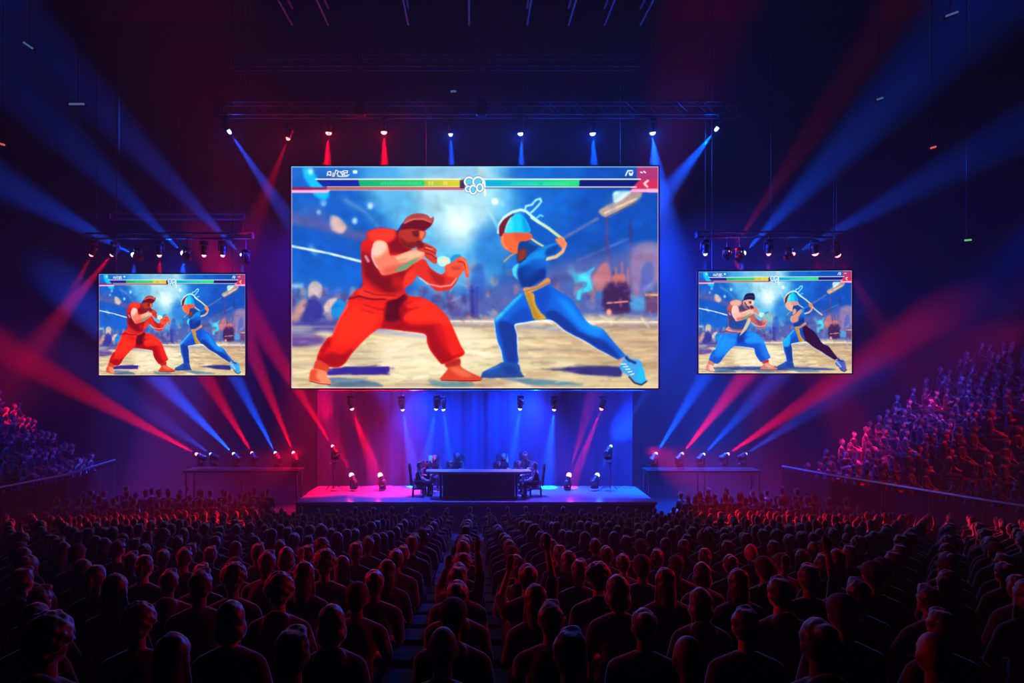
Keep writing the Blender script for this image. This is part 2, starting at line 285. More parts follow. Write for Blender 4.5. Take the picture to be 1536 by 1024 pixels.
def fighter_b(c, v):
    alt = v == 2
    base, br, dk = (10, 96, 200), (4, 132, 236), (8, 52, 132)
    # bent front leg and stretched rear leg
    pts = [(430, 200), (480, 210), (560, 180), (630, 140), (680, 180), (780, 240), (850, 310), (920, 420), (980, 480), (1070, 510), (1140, 590), (1200, 660), (1250, 715), (1262, 742), (1215, 768), (1120, 720), (1040, 680), (930, 610), (830, 560), (760, 520), (690, 460), (640, 435), (560, 435), (440, 455), (348, 474), (366, 560), (370, 680), (376, 795), (268, 795), (240, 690), (205, 600), (185, 470), (185, 430), (220, 390), (290, 320), (360, 250)]
    c.stroke(zD([(345, 480), (368, 580), (372, 790)]), 2.4, (214, 226, 246), .7); c.stroke(zD([(345, 478), (440, 458), (560, 438), (650, 440)]), 2.4, (220, 226, 240), .7)
    c.stroke(zD([(690, 464), (760, 524), (930, 616), (1120, 724)]), 2.2, (214, 214, 220), .8); c.stroke(zD([(186, 440), (190, 520), (215, 620), (260, 780)]), 1.8, (196, 212, 240), .7)
    b = c.fill(zD(pts), base)
    c.fill(zD([(590, 380), (680, 355), (800, 450), (900, 540), (1050, 590), (1150, 660), (1225, 765), (1120, 722), (930, 612), (760, 522), (640, 437)]), dk, 2, .85, b)
    c.fill(zD([(215, 450), (350, 470), (368, 560), (372, 795), (290, 795), (250, 650)]), (12, 52, 132), 2, .85, b)
    c.fill(zD([(300, 420), (440, 330), (500, 430), (350, 470)]), (6, 70, 168), 2, .8, b)
    c.fill(zD([(700, 250), (800, 300), (900, 430), (1000, 495), (1090, 545), (1000, 570), (880, 490), (760, 340)]), br, 2.6, .9, b)
    c.fill(zD([(500, 215), (620, 150), (640, 250), (600, 380), (540, 360)]), (8, 70, 172), 2, .75, b)
    c.stroke(zD([(192, 440), (290, 335), (400, 225)]), 5, (70, 186, 240), 2, .9, b); c.stroke(zD([(194, 430), (210, 400), (240, 390)]), 4, (96, 190, 238), 1.6, .6, b)
    c.stroke(zD([(930, 440), (990, 490), (1060, 515)]), 2.4, (40, 170, 246), 1, .8, b)
    if alt:
        c.fill(zD([(600, 140), (700, 180), (850, 310), (920, 420), (980, 480), (1070, 510), (1140, 590), (1262, 742), (1215, 768), (930, 612), (760, 520), (640, 430), (600, 330), (570, 240)]), (52, 16, 62), 1, 1, b)
        c.fill(zD([(185, 440), (240, 370), (320, 320), (330, 430), (300, 520), (200, 520)]), (10, 160, 232), 2, .9, b)
    s = c.fill(zD([(430, 205), (505, 220), (520, 300), (560, 370), (608, 425), (512, 432), (480, 350), (450, 270)]), (196, 150, 48))
    c.fill(zD([(440, 215), (480, 225), (510, 330), (560, 420), (510, 430)]), (150, 112, 48), 1.4, .6, s)
    # shoes
    sh = c.fill(zD([(78, 892), (90, 864), (180, 820), (260, 783), (378, 800), (400, 860), (416, 890), (410, 910), (90, 914)]), (28, 80, 158))
    c.stroke(zD([(85, 900), (250, 900), (412, 898)]), 3.2, (60, 70, 120), .5, .9, sh); c.fill(zD([(240, 830), (330, 810), (380, 880), (280, 880)]), (20, 60, 136), 1.6, .8, sh); c.stroke(zD([(130, 850), (220, 815)]), 2.4, (66, 132, 200), 1, .7, sh)
    c.fill(zD([(1205, 765), (1262, 740), (1270, 790), (1225, 800)]), (196, 146, 130), .8)
    sh = c.fill(zD([(1212, 815), (1250, 755), (1275, 720), (1300, 755), (1380, 770), (1410, 850), (1425, 920), (1434, 940), (1390, 968), (1330, 950), (1290, 900), (1232, 860)]), (70, 146, 212) if not alt else (66, 92, 178))
    c.fill(zD([(1380, 820), (1412, 850), (1430, 935), (1390, 955), (1360, 900)]), (24, 168, 244) if not alt else (90, 90, 160), 1, .9, sh); c.stroke(zD([(1255, 735), (1290, 770), (1340, 790)]), 4, (24, 44, 110), .6, .9, sh)
    for k in range(5): c.stroke(zD([(1222+k*20, 800+k*22), (1265+k*16, 800+k*20)]), 1.4, (226, 236, 246), .4, .95)
    c.stroke(zD([(1290, 905), (1335, 955), (1390, 972), (1434, 942)]), 2, (26, 22, 50), .5)
    # hair outline, arms behind the head
    c.fill(zB([(430, 190), (560, 270), (700, 370), (720, 425), (600, 470), (480, 400), (465, 300)]), (14, 88, 178), 1)
    c.stroke(zB([(215, 350), (225, 280), (262, 225), (330, 180), (400, 162), (445, 175), (490, 215), (545, 262)]), 3.6, (196, 226, 240), .6)
    c.stroke(zB([(490, 225), (545, 262), (625, 312), (700, 370), (748, 408)]), 4.4, (190, 224, 226), .6, 1, None, (196, 196, 120))
    c.stroke(zB([(735, 400), (768, 445), (742, 508), (690, 548), (615, 566)]), 5, (232, 132, 86), .6, 1, None, (206, 190, 150))
    c.stroke(zB([(435, 160), (442, 132), (492, 120), (522, 82), (560, 70), (568, 96), (540, 130), (500, 172), (470, 195)]), 2.8, (158, 210, 240), .5)
    c.stroke(zB([(532, 228), (560, 206), (582, 214)]), 2.4, (120, 190, 236), .5); c.stroke(zB([(480, 395), (530, 430), (590, 465)]), 3, (206, 196, 130), .6)
    c.stroke(zB([(120, 150), (180, 250), (215, 310)]), 3.2, (160, 206, 236), 1.4, .8)
    # neck, torso
    c.fill(zB([(385, 430), (450, 415), (490, 450), (540, 470), (470, 530), (420, 592), (375, 598), (368, 520)]), (14, 66, 138))
    c.fill(zB([(380, 500), (432, 480), (450, 530), (422, 590), (376, 588)]), (134, 58, 44) if not alt else (206, 150, 140), 1.4)
    t = c.fill(zB([(385, 598), (440, 560), (500, 510), (570, 470), (640, 445), (725, 425), (722, 462), (690, 512), (622, 545), (602, 585), (612, 640), (602, 722), (540, 762), (470, 805), (412, 802), (382, 745), (335, 702), (328, 640), (368, 602)]), (10, 98, 190))
    c.fill(zB([(328, 640), (385, 600), (372, 660), (380, 745), (340, 712)]), (96, 190, 232), 1.2, .95, t)
    c.fill(zB([(400, 605), (500, 520), (610, 478), (590, 560), (500, 565), (420, 625)]), (24, 136, 218), 2, .9, t)
    c.fill(zB([(375, 660), (440, 620), (520, 650), (600, 640), (605, 722), (540, 762), (470, 805), (410, 795), (380, 735)]), (6, 50, 124), 2.2, .9, t)
    c.fill(zB([(420, 640), (500, 590), (560, 620), (500, 700), (430, 720)]), (10, 80, 170), 3, .7, t)
    c.fill(zB([(600, 500), (720, 430), (690, 512), (622, 545)]), (4, 64, 140), 1.5, .8, t); c.stroke(zB([(590, 475), (650, 452), (715, 432)]), 2.6, (30, 140, 210), .9, .9, t)
    c.stroke(zB([(385, 600), (440, 562)]), 1.6, (8, 40, 90), .5)
    if alt:
        c.fill(zB([(330, 640), (390, 560), (500, 470), (560, 520), (500, 620), (480, 700), (380, 730)]), (214, 142, 118), 1.4, .95, t)
        c.stroke(zB([(750, 440), (850, 520), (950, 590)]), 4, (206, 200, 170), 1.2)
    c.fill(zB([(425, 802), (520, 792), (620, 722), (642, 762), (560, 805), (480, 842), (430, 835)]), (196, 142, 92), .6); c.stroke(zB([(440, 832), (540, 802), (640, 755)]), 1.6, (140, 92, 60), .5, .8)
    c.fill(zB([(682, 402), (735, 395), (770, 440), (745, 480), (705, 440)]), (226, 128, 88), .8)
    c.stroke(zB([(265, 585), (310, 545), (340, 525)]), 2.6, (176, 150, 110), .7); c.stroke(zB([(320, 560), (350, 540)]), 3, (40, 110, 180), .8)
    # head
    c.fill(zB([(222, 300), (258, 245), (310, 208), (345, 200), (290, 300), (262, 375), (226, 375)]), (116, 28, 44))
    f = c.fill(zB([(235, 402), (262, 350), (330, 345), (470, 350), (494, 392), (450, 417), (392, 425), (376, 470), (370, 522), (330, 517), (270, 482), (242, 440)]), (226, 104, 60) if not alt else (224, 160, 140))
    c.fill(zB([(340, 350), (470, 352), (494, 392), (450, 417), (392, 425), (350, 400)]), (200, 82, 54) if not alt else (190, 130, 120), 2, .7, f); c.stroke(zB([(246, 380), (250, 440), (290, 490)]), 3, (242, 150, 104), 1.2, .7, f)
    h = c.fill(zB([(268, 352), (276, 300), (310, 232), (380, 192), (432, 230), (462, 280), (474, 346), (350, 347)]), (22, 178, 226))
    c.fill(zB([(400, 205), (442, 240), (474, 346), (420, 346), (415, 260)]), (4, 132, 204), 1.8, .85, h); c.fill(zB([(275, 345), (290, 280), (330, 230), (330, 340)]), (90, 206, 232), 1.8, .7, h)
    c.stroke(zB([(275, 345), (285, 290), (320, 226)]), 1.3, (226, 190, 200), .5, .9)

def overlay(c, v):
    # energy bars, clock and small marks along the top of the picture
    c.fill(zE([(8, 25), (1536, 25), (1536, 130), (8, 130)]), (40, 120, 205), 2, .35, curve=False)
    c.fill(zE([(100, 40), (160, 50), (265, 180), (318, 240), (290, 292), (205, 272), (160, 190), (115, 120)]), (20, 168, 242), 1.6)
    c.blob(466, 257, 4, 5, (200, 230, 250), 2, .9)
    c.fill(zE([(205, 134), (560, 134), (566, 189), (265, 189)]), (10, 44, 150), .4, curve=False)
    c.fill(zE([(555, 134), (1102, 134), (1102, 189), (570, 189)]), (22, 152, 116), .4, curve=False, grad=((540, 0), (640, 0), (46, 176, 104)))
    c.fill(zE([(1100, 134), (1396, 134), (1396, 189), (1100, 189)]), (150, 178, 56), .4, curve=False, grad=((636, 0), (690, 0), (206, 190, 44)))
    for k in range(20): c.stroke(zE([(745+k*17, 158-(k % 3)*4), (745+k*17, 172)]), 1.5, (96, 206, 160), .4, .6)
    for k in (1140, 1165, 1262, 1282): c.stroke(zE([(k, 152), (k, 174)]), 2.4, (226, 214, 110), .5, .8)
    c.stroke(zE([(205, 130), (1396, 130)]), 1.4, (246, 246, 200), .4); c.stroke(zE([(300, 194), (1400, 194)]), 1.2, (236, 226, 150), .4)
    c.fill(zE([(4, 198), (1422, 198), (1422, 217), (4, 217)]), (156, 20, 56), .4, curve=False)
    c.stroke(zE([(300, 209), (1420, 209)]), .9, (232, 150, 130), .3)
    c.fill(zE([(4, 219), (330, 219), (300, 241), (4, 241)]), (255, 164, 200), .6, curve=False); c.stroke(zE([(300, 220), (1430, 222)]), .9, (220, 200, 220), .4, .7)
    c.fill(zE([(1390, 140), (1430, 130), (1436, 205), (1392, 205)]), (70, 52, 90), .5, curve=False)
    # marks, upper corner
    for p in ([(300, 100), (305, 70), (330, 66), (330, 100), (302, 88)], [(345, 108), (350, 78)], [(356, 108), (372, 55), (395, 66), (380, 86), (405, 110)], [(405, 66), (428, 100), (436, 60), (412, 74)], [(440, 60), (468, 62), (466, 78), (440, 76), (442, 100), (480, 94)], [(385, 104), (425, 108), (470, 104)]):
        c.stroke(zE(p), 2.4, (14, 40, 110), .4, .8); c.stroke(zE(p), 1.3, (244, 248, 255), .3)
    c.fill(zE([(512, 58), (545, 58), (545, 82), (512, 82)]), (244, 248, 255), .4, curve=False)
    # clock
    def ring(x, y, rx, ry, w, rot=0):
        t = np.linspace(0, 2*math.pi, 22)
        p = np.stack([x+rx*np.cos(t), y+ry*np.sin(t)], 1)
        c.fill(p[:-1], (96, 176, 222), .4); c.stroke(p, w+1.6, (20, 60, 120), .4, .7); c.stroke(p, w, (240, 246, 250), .3)
    ring(703.5, 272.5, 6.6, 6.6, 2.6); ring(703, 283.5, 5, 4.2, 2.2)
    ring(717, 272.5, 7.6, 6.8, 2.8); ring(709.5, 284.5, 5, 6.2, 2.2); ring(719.5, 281.5, 4.4, 5.4, 2.4)
    c.stroke([(724, 268), (727, 276), (727, 293)], 2.4, (244, 240, 224), .4)
    # second bar
    c.fill(zF([(110, 134), (886, 134), (880, 189), (110, 189)]), (0, 150, 196), .4, curve=False, grad=((740, 0), (850, 0), (42, 190, 122)))
    for a, b in ((330, 540), (590, 800)):
        for k in range(a, b, 17): c.stroke(zF([(k, 160), (k, 176)]), 1.6, (110, 220, 170), .5, .55)
    c.fill(zF([(886, 134), (1384, 134), (1330, 189), (880, 189)]), (8, 28, 112), .4, curve=False)
    c.fill(zF([(1352, 26), (1530, 26), (1530, 236), (1300, 236), (1322, 190), (1384, 134), (1352, 134)]), (160, 62, 112), .6, curve=False)
    c.fill(zF([(1384, 134), (1530, 134), (1530, 210), (1310, 210)]), (200, 50, 84), 1, .8, curve=False)
    c.fill(zF([(1320, 212), (1530, 208), (1530, 238), (1290, 236)]), (250, 168, 200), .5, curve=False)
    c.stroke(zF([(100, 130), (1384, 130)]), 1.4, (226, 244, 246), .4); c.stroke(zF([(104, 195), (1350, 195)]), 1.5, (232, 220, 226), .4); c.stroke(zF([(104, 203), (1300, 203)]), 1.2, (40, 50, 80), .5)
    c.stroke(zF([(1445, 142), (1415, 166), (1440, 192)]), 3, (250, 206, 190), .5)
    for p in ([(1262, 100), (1280, 60), (1318, 60)], [(1292, 76), (1298, 98), (1306, 84), (1312, 98), (1320, 74)], [(1385, 72), (1398, 76)], [(1412, 66), (1424, 76)]): c.stroke(zF(p), 1.6, (240, 244, 255), .3)
    c.blob(742, 302, 4.4, 4.4, (250, 252, 255), 1.2)
    c.stroke([(437, 250.3), (987, 250.3)], 1.2, (150, 190, 235), .4, .8); c.stroke([(437, 581.5), (987, 581.5)], 1.2, (232, 214, 190), .4, .8)
    c.stroke([(437.6, 250), (437.6, 582)], 1.2, (200, 150, 210), .4, .8); c.stroke([(986.6, 250), (986.6, 582)], 1.2, (190, 160, 210), .4, .8)
# ---------------------------------------------------------------- scene
C = bpy.context.scene.collection
scene = bpy.context.scene
PI = math.pi
V = Vector
rnd = random.Random(11)
CAMZ, FPX, AX, AY = 5.9, 1024.0, 712.0, 560.0
def P(px, py, d):            # photo pixel at a depth -> place in the hall
    return V(((px-AX)/FPX*d, d, CAMZ-(py-AY)/FPX*d))

# ---- camera
cam = bpy.data.cameras.new('camera'); co = bpy.data.objects.new('camera', cam); C.objects.link(co)
cam.lens = 24; cam.sensor_width = 36; cam.shift_x = 56/1536; cam.shift_y = 48/1536; cam.clip_end = 200
co.location = (0, 0, CAMZ); co.rotation_euler = (PI/2, 0, 0); scene.camera = co
scene.view_settings.view_transform = 'Standard'
scene.cycles.max_bounces = 3; scene.cycles.diffuse_bounces = 1; scene.cycles.glossy_bounces = 2; scene.cycles.volume_bounces = 0
scene.cycles.use_denoising = True

# ---- haze filling the whole hall
w = bpy.data.worlds.new('hall_haze'); scene.world = w; w.use_nodes = True
nt = w.node_tree; nt.nodes.clear()
o_ = nt.nodes.new('ShaderNodeOutputWorld'); b_ = nt.nodes.new('ShaderNodeBackground'); b_.inputs[1].default_value = 0
v_ = nt.nodes.new('ShaderNodeVolumeScatter'); v_.inputs['Density'].default_value = HAZE; v_.inputs['Anisotropy'].default_value = 0.0
nt.links.new(b_.outputs[0], o_.inputs[0]); nt.links.new(v_.outputs[0], o_.inputs[1])

# ---- materials
def mat(name, col, rough=.6, metal=0, vary=.25, scale=8, spec=.5, random_per_object=False, tint=None, sheen=0):
    m = bpy.data.materials.new(name); m.use_nodes = True; n = m.node_tree; p = n.nodes['Principled BSDF']
    p.inputs['Roughness'].default_value = rough; p.inputs['Metallic'].default_value = metal; p.inputs['Specular IOR Level'].default_value = spec
    if sheen: p.inputs['Sheen Weight'].default_value = sheen; p.inputs['Sheen Roughness'].default_value = .35
    tc = n.nodes.new('ShaderNodeTexCoord'); nz = n.nodes.new('ShaderNodeTexNoise'); nz.inputs['Scale'].default_value = scale
    n.links.new(tc.outputs['Object'], nz.inputs['Vector'])
    mx = n.nodes.new('ShaderNodeMix'); mx.data_type = 'RGBA'
    mx.inputs['A'].default_value = (*[c*(1-vary) for c in col], 1); mx.inputs['B'].default_value = (*[min(1, c*(1+vary)) for c in col], 1)
    n.links.new(nz.outputs['Fac'], mx.inputs['Factor']); out = mx.outputs['Result']
    if random_per_object or tint:
        r = n.nodes.new('ShaderNodeValToRGB'); e = r.color_ramp.elements
        cols = random_per_object or tint
        for i, cc in enumerate(cols):
            q = e[i] if i < 2 else e.new(i/(len(cols)))
            q.position = i/len(cols); q.color = (*cc, 1)
        r.color_ramp.interpolation = 'CONSTANT'
        if random_per_object:
            oi = n.nodes.new('ShaderNodeObjectInfo'); n.links.new(oi.outputs['Random'], r.inputs['Fac'])
        else:
            at = n.nodes.new('ShaderNodeAttribute'); at.attribute_name = 'tint'; n.links.new(at.outputs['Fac'], r.inputs['Fac'])
        ml = n.nodes.new('ShaderNodeMix'); ml.data_type = 'RGBA'; ml.blend_type = 'MULTIPLY'; ml.inputs['Factor'].default_value = 1
        n.links.new(out, ml.inputs['A']); n.links.new(r.outputs['Color'], ml.inputs['B']); out = ml.outputs['Result']
    n.links.new(out, p.inputs['Base Color'])
    return m
def glow(name, col, strength, sampling=True):
    m = bpy.data.materials.new(name); m.use_nodes = True; n = m.node_tree; n.nodes.clear()
    o = n.nodes.new('ShaderNodeOutputMaterial'); e = n.nodes.new('ShaderNodeEmission')
    lw = n.nodes.new('ShaderNodeLayerWeight'); lw.inputs['Blend'].default_value = .35
    mx = n.nodes.new('ShaderNodeMix'); mx.data_type = 'RGBA'; mx.inputs['A'].default_value = (*[min(1, c+.1) for c in col], 1); mx.inputs['B'].default_value = (*col, 1)
    n.links.new(lw.outputs['Facing'], mx.inputs['Factor']); n.links.new(mx.outputs['Result'], e.inputs['Color'])
    e.inputs['Strength'].default_value = strength; n.links.new(e.outputs[0], o.inputs[0])
    if not sampling: m.cycles.emission_sampling = 'NONE'
    return m
SK = [(.30, .17, .11), (.42, .26, .18), (.16, .08, .05), (.5, .33, .25), (.24, .13, .08)]
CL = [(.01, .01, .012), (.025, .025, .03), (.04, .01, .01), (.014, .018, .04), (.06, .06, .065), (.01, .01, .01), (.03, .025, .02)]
HR = [(.006, .005, .005), (.014, .009, .005), (.004, .004, .005), (.03, .018, .01), (.009, .006, .004)]
M = dict(
    black=mat('black_paint', (.008, .008, .009), .7, spec=.2), wall=mat('dark_wall', (.0015, .0015, .002), .95, scale=.5, spec=.0), ceil=mat('dark_ceiling', (.006, .006, .008), .95, scale=.4, spec=.05),
    floor=mat('dark_arena_floor', (.010, .010, .013), .7, scale=2, spec=.2), aisle=mat('concrete_terrace', (.04, .04, .05), .8, scale=3, spec=.2),
    stage=mat('glossy_stage_floor', (.17, .17, .2), .24, vary=.1, scale=4, spec=.6), drape=mat('blue_grey_drape', (.022, .03, .065), .9, scale=6, spec=.1),
    truss=mat('truss_aluminium', (.14, .14, .15), .45, .8, scale=20), rail=mat('rail_metal', (.3, .3, .33), .4, .8, scale=10),
    fix=mat('fixture_shell', (.018, .018, .02), .45, spec=.4), desk=mat('dark_desk', (.012, .012, .018), .5, scale=5), top=mat('desk_top', (.35, .37, .42), .3, scale=5), chair=mat('chair_black', (.012, .012, .014), .6),
    bezel=mat('screen_bezel', (.02, .02, .022), .5), cable=mat('steel_cable', (.1, .1, .1), .5, .6),
    skin=mat('skin', (.8, .8, .8), .55, vary=.08, scale=30, random_per_object=SK), shirt=mat('shirt_cloth', (.8, .8, .8), .85, vary=.2, scale=40, spec=.2, random_per_object=CL, sheen=1.0),
    trouser=mat('trouser_cloth', (.02, .02, .028), .9, vary=.2, scale=40, spec=.1), hair=mat('hair', (.8, .8, .8), .5, vary=.4, scale=60, random_per_object=HR, sheen=1.0), cap=mat('cap_cloth', (.03, .03, .04), .8),
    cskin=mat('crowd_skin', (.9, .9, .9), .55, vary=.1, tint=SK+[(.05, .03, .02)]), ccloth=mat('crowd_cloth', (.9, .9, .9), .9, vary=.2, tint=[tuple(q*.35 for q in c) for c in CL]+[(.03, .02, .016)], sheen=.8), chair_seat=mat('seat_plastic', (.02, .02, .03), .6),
    red_lens=glow('red_lens', (1, .13, .18), 5.5, False), blue_lens=glow('blue_lens', (.2, .28, 1), 5.0, False), red_dim=glow('red_dim_lens', (1, .2, .16), 3, False),
    blue_dim=glow('blue_dim_lamp', (.1, .22, .7), .35, False), red_tiny=glow('red_tiny_lamp', (1, .08, .04), .7, False), green_tiny=glow('green_sign_lamp', (.15, .9, .25), .6, False),
    blue_mid=glow('blue_bar_lens', (.1, .3, 1), 1.2, False),
)

# ---- mesh building
class MB:
    def __init__(s): s.v, s.f, s.mi = [], [], []
    def add(s, v, f, k=0):
        b = len(s.v); s.v += [tuple(x) for x in v]; s.f += [tuple(b+i for i in q) for q in f]; s.mi += [k]*len(f)
    def box(s, c, d, rot=None, k=0, bev=0):
        hx, hy, hz = d[0]/2, d[1]/2, d[2]/2
        c = V(c)
        if bev:
            e = min(bev, hx*.9, hy*.9)
            ring = [(-hx+e, -hy), (hx-e, -hy), (hx, -hy+e), (hx, hy-e), (hx-e, hy), (-hx+e, hy), (-hx, hy-e), (-hx, -hy+e)]
            t = min(bev, hz*.9); g = 1-e/max(hx, hy)*.9
            vs = [(x*g, y*g, -hz) for x, y in ring]+[(x, y, -hz+t) for x, y in ring]+[(x, y, hz-t) for x, y in ring]+[(x*g, y*g, hz) for x, y in ring]
            fs = [tuple(range(7, -1, -1)), tuple(range(24, 32))]
            for L in range(3):
                for i in range(8): fs.append((L*8+i, L*8+(i+1) % 8, L*8+8+(i+1) % 8, L*8+8+i))
        else:
            vs = [(x, y, z) for z in (-hz, hz) for x, y in ((-hx, -hy), (hx, -hy), (hx, hy), (-hx, hy))]
            fs = [(3, 2, 1, 0), (4, 5, 6, 7), (0, 1, 5, 4), (1, 2, 6, 5), (2, 3, 7, 6), (3, 0, 4, 7)]
        vs = [(rot @ V(x) if rot else V(x))+c for x in vs]
        s.add(vs, fs, k); return s
    def tube(s, a, b, r, r2=None, n=8, k=0):
        a, b = V(a), V(b); d = b-a; q = d.to_track_quat('Z', 'Y'); r2 = r if r2 is None else r2
        vs = [a+q @ V((r*math.cos(t), r*math.sin(t), 0)) for t in [2*PI*i/n for i in range(n)]]+[b+q @ V((r2*math.cos(t), r2*math.sin(t), 0)) for t in [2*PI*i/n for i in range(n)]]
        s.add(vs, [tuple(range(n-1, -1, -1)), tuple(range(n, 2*n))]+[(i, (i+1) % n, n+(i+1) % n, n+i) for i in range(n)], k); return s
    def lathe(s, prof, n=16, k=0, mtx=None):
        vs = [V((r*math.cos(2*PI*i/n), r*math.sin(2*PI*i/n), z)) for r, z in prof for i in range(n)]
        if mtx: vs = [mtx @ v for v in vs]
        fs = [(j*n+i, j*n+(i+1) % n, (j+1)*n+(i+1) % n, (j+1)*n+i) for j in range(len(prof)-1) for i in range(n)]
        fs += [tuple(range(n-1, -1, -1)), tuple(range((len(prof)-1)*n, len(prof)*n))]
        s.add(vs, fs, k); return s
    def ell(s, c, r, n=14, m=9, k=0, rot=None):
        c = V(c); vs = []
        for j in range(m+1):
            ph = PI*j/m
            for i in range(n):
                t = 2*PI*i/n; p = V((r[0]*math.sin(ph)*math.cos(t), r[1]*math.sin(ph)*math.sin(t), r[2]*math.cos(ph)))
                vs.append(c+(rot @ p if rot else p))
        s.add(vs, [(j*n+i, (j+1)*n+i, (j+1)*n+(i+1) % n, j*n+(i+1) % n) for j in range(m) for i in range(n)], k); return s
    def cap(s, a, b, r, r2=None, n=10, k=0):      # a limb: tube with round ends
        r2 = r if r2 is None else r2
        s.tube(a, b, r, r2, n, k); s.ell(a, (r, r, r), n, 6, k); s.ell(b, (r2, r2, r2), n, 6, k); return s
    def mesh(s, name, *mats):
        me = bpy.data.meshes.new(name); me.from_pydata(s.v, [], s.f); me.validate()
        for m in mats: me.materials.append(m)
        if len(mats) > 1 and len(me.polygons) == len(s.mi): me.polygons.foreach_set('material_index', s.mi)
        return me
def obj(name, me, parent=None, loc=None, rot=None):
    o = bpy.data.objects.new(name, me); C.objects.link(o)
    if parent: o.parent = parent
    if loc is not None: o.location = loc
    if rot is not None: o.rotation_euler = rot
    return o
def part(name, mb, m, parent=None, smooth=False, **k):
    me = mb.mesh(name, m)
    if smooth: me.polygons.foreach_set('use_smooth', [True]*len(me.polygons))
    return obj(name, me, parent, **k)
def tag(o, label, cat, group=None):
    o['label'] = label; o['category'] = cat
    if group: o['group'] = group
    return o
def thing(name, label, cat, loc=(0, 0, 0), rz=0, group=None):
    return tag(obj(name, None, None, loc, (0, 0, rz)), label, cat, group)
def struct(name, mb, m, smooth=False):
    o = part(name, mb, m); o['kind'] = 'structure'; return o
def copy_tree(o, parent=None):
    c = o.copy(); C.objects.link(c); c.parent = parent
    for ch in o.children: copy_tree(ch, c)
    return c

# ---------------------------------------------------------------- the hall
HX, Y0, Y1, HZ = 34, -3, 36, 24.5
def quad(*p): m = MB(); m.add(p, [(0, 1, 2, 3)]); return m
ROW0, PITCH, NROW = 3.45, .9, 22
def fz(d): return max(0.0, 3.83-.17*d)                       # height of the step under the row at depth d
fl = MB()
for i in range(-7, NROW):                                    # raked steps with low bench blocks, then the flat arena floor
    y = ROW0+i*PITCH; z = fz(y)
    fl.box((0, y+.22, z/2-.25), (2*HX, PITCH, z+.5))
    fl.box((0, y-.03, z+.2), (2*15.0, .34, .4))
fl.box((0, (ROW0+NROW*PITCH-.2+Y1)/2, -.25), (2*HX, Y1-(ROW0+NROW*PITCH-.2)-.0, .5))
struct('floor', fl, M['floor'])
struct('ceiling', MB().box((0, (Y0+Y1)/2, HZ+.1), (2*HX, Y1-Y0, .2)), M['ceil'])
struct('wall_back', MB().box((0, Y1+.1, HZ/2), (2*HX, .2, HZ)), M['wall'])
struct('wall_front', MB().box((0, Y0-.1, HZ/2), (2*HX, .2, HZ)), M['wall'])
struct('wall_left', MB().box((-HX-.1, (Y0+Y1)/2, HZ/2), (.2, Y1-Y0, HZ)), M['wall'])
struct('wall_right', MB().box((HX+.1, (Y0+Y1)/2, HZ/2), (.2, Y1-Y0, HZ)), M['wall'])
for x in (-6.6, -5.3, -2.4, -.2, 1.9, 3.4, 4.7, 6.0):        # roof beams running towards the stage
    m = MB(); m.tube((x, 18, 18.25), (x*.98, 24.2, 18.25), .04); m.tube((x, 18, 18.85), (x*.98, 24.2, 18.85), .05)
    for k in range(9): m.tube((x, 18+k*.68, 18.25), (x, 18.34+k*.68, 18.85), .025, n=5)
    for yy in (18.1, 23.9): m.tube((x, yy, 18.85), (x, yy, HZ), .03, n=5)
    struct('roof_beam', m, M['cable'])

# ---- side stands: raked steps rising outward behind a guard rail
def lerp_line(pts, t):
    L = [0]
    for a, b in zip(pts, pts[1:]): L.append(L[-1]+(V(b)-V(a)).length)
    s = t*L[-1]
    for i in range(len(pts)-1):
        if s <= L[i+1]+1e-9:
            u = (s-L[i])/(L[i+1]-L[i]); return V(pts[i]).lerp(V(pts[i+1]), u)
    return V(pts[-1])
RLINE = [(12.45, 27.6), (13.3, 24.8), (15.1, 20.2), (17.6, 15.0)]
LLINE = [(-15.6, 29.6), (-15.15, 25.3), (-15.6, 22.5), (-17.2, 15.0)]
def stand(side, line, nrm, slope, nrows):
    m = MB(); n = 14; nv = V(nrm).normalized()
    for r in range(nrows):
        t0, t1 = .55+r*.85, .55+(r+1)*.85; z = .9+slope*r*.85
        for j in range(n):
            a, b = lerp_line(line, j/n), lerp_line(line, (j+1)/n)
            q = [a+nv*t0, b+nv*t0, b+nv*t1, a+nv*t1]
            m.add([(p.x, p.y, 0) for p in q]+[(p.x, p.y, z) for p in q], [(0, 1, 5, 4), (4, 5, 6, 7), (2, 3, 7, 6), (1, 2, 6, 5), (3, 0, 4, 7)])
    o = part('terrace_floor_'+side, m, M['aisle']); o['kind'] = 'structure'
RN, LN, RS, LS = (.94, .345), (-1, .12), .5, .68
stand('right', RLINE, RN, RS, 13); stand('left', LLINE, LN, LS, 11)
def guard_rail(line, label):
    t = thing('guard_rail', label, 'railing', (line[0][0], line[0][1], 0)); off = V((line[0][0], line[0][1], 0))
    for a, b in zip(line, line[1:]):
        A, B = V((*a, 0))-off, V((*b, 0))-off
        part('top_rail', MB().tube(A+V((0, 0, 2.15)), B+V((0, 0, 2.15)), .05, n=10), M['rail'], t)
        part('panel', MB().add([A, B, B+V((0, 0, 1.95)), A+V((0, 0, 1.95))], [(0, 1, 2, 3)]) or quad(A, B, B+V((0, 0, 1.95)), A+V((0, 0, 1.95))), M['black'], t)
        k = max(2, int((B-A).length/1.4))
        for i in range(k):
            p = A.lerp(B, i/k); part('post', MB().tube(p, p+V((0, 0, 2.12)), .03, n=6), M['fix'], t)
guard_rail(RLINE, 'long metal guard rail below the right-hand stand'); guard_rail(LLINE, 'long metal guard rail below the left-hand stand')

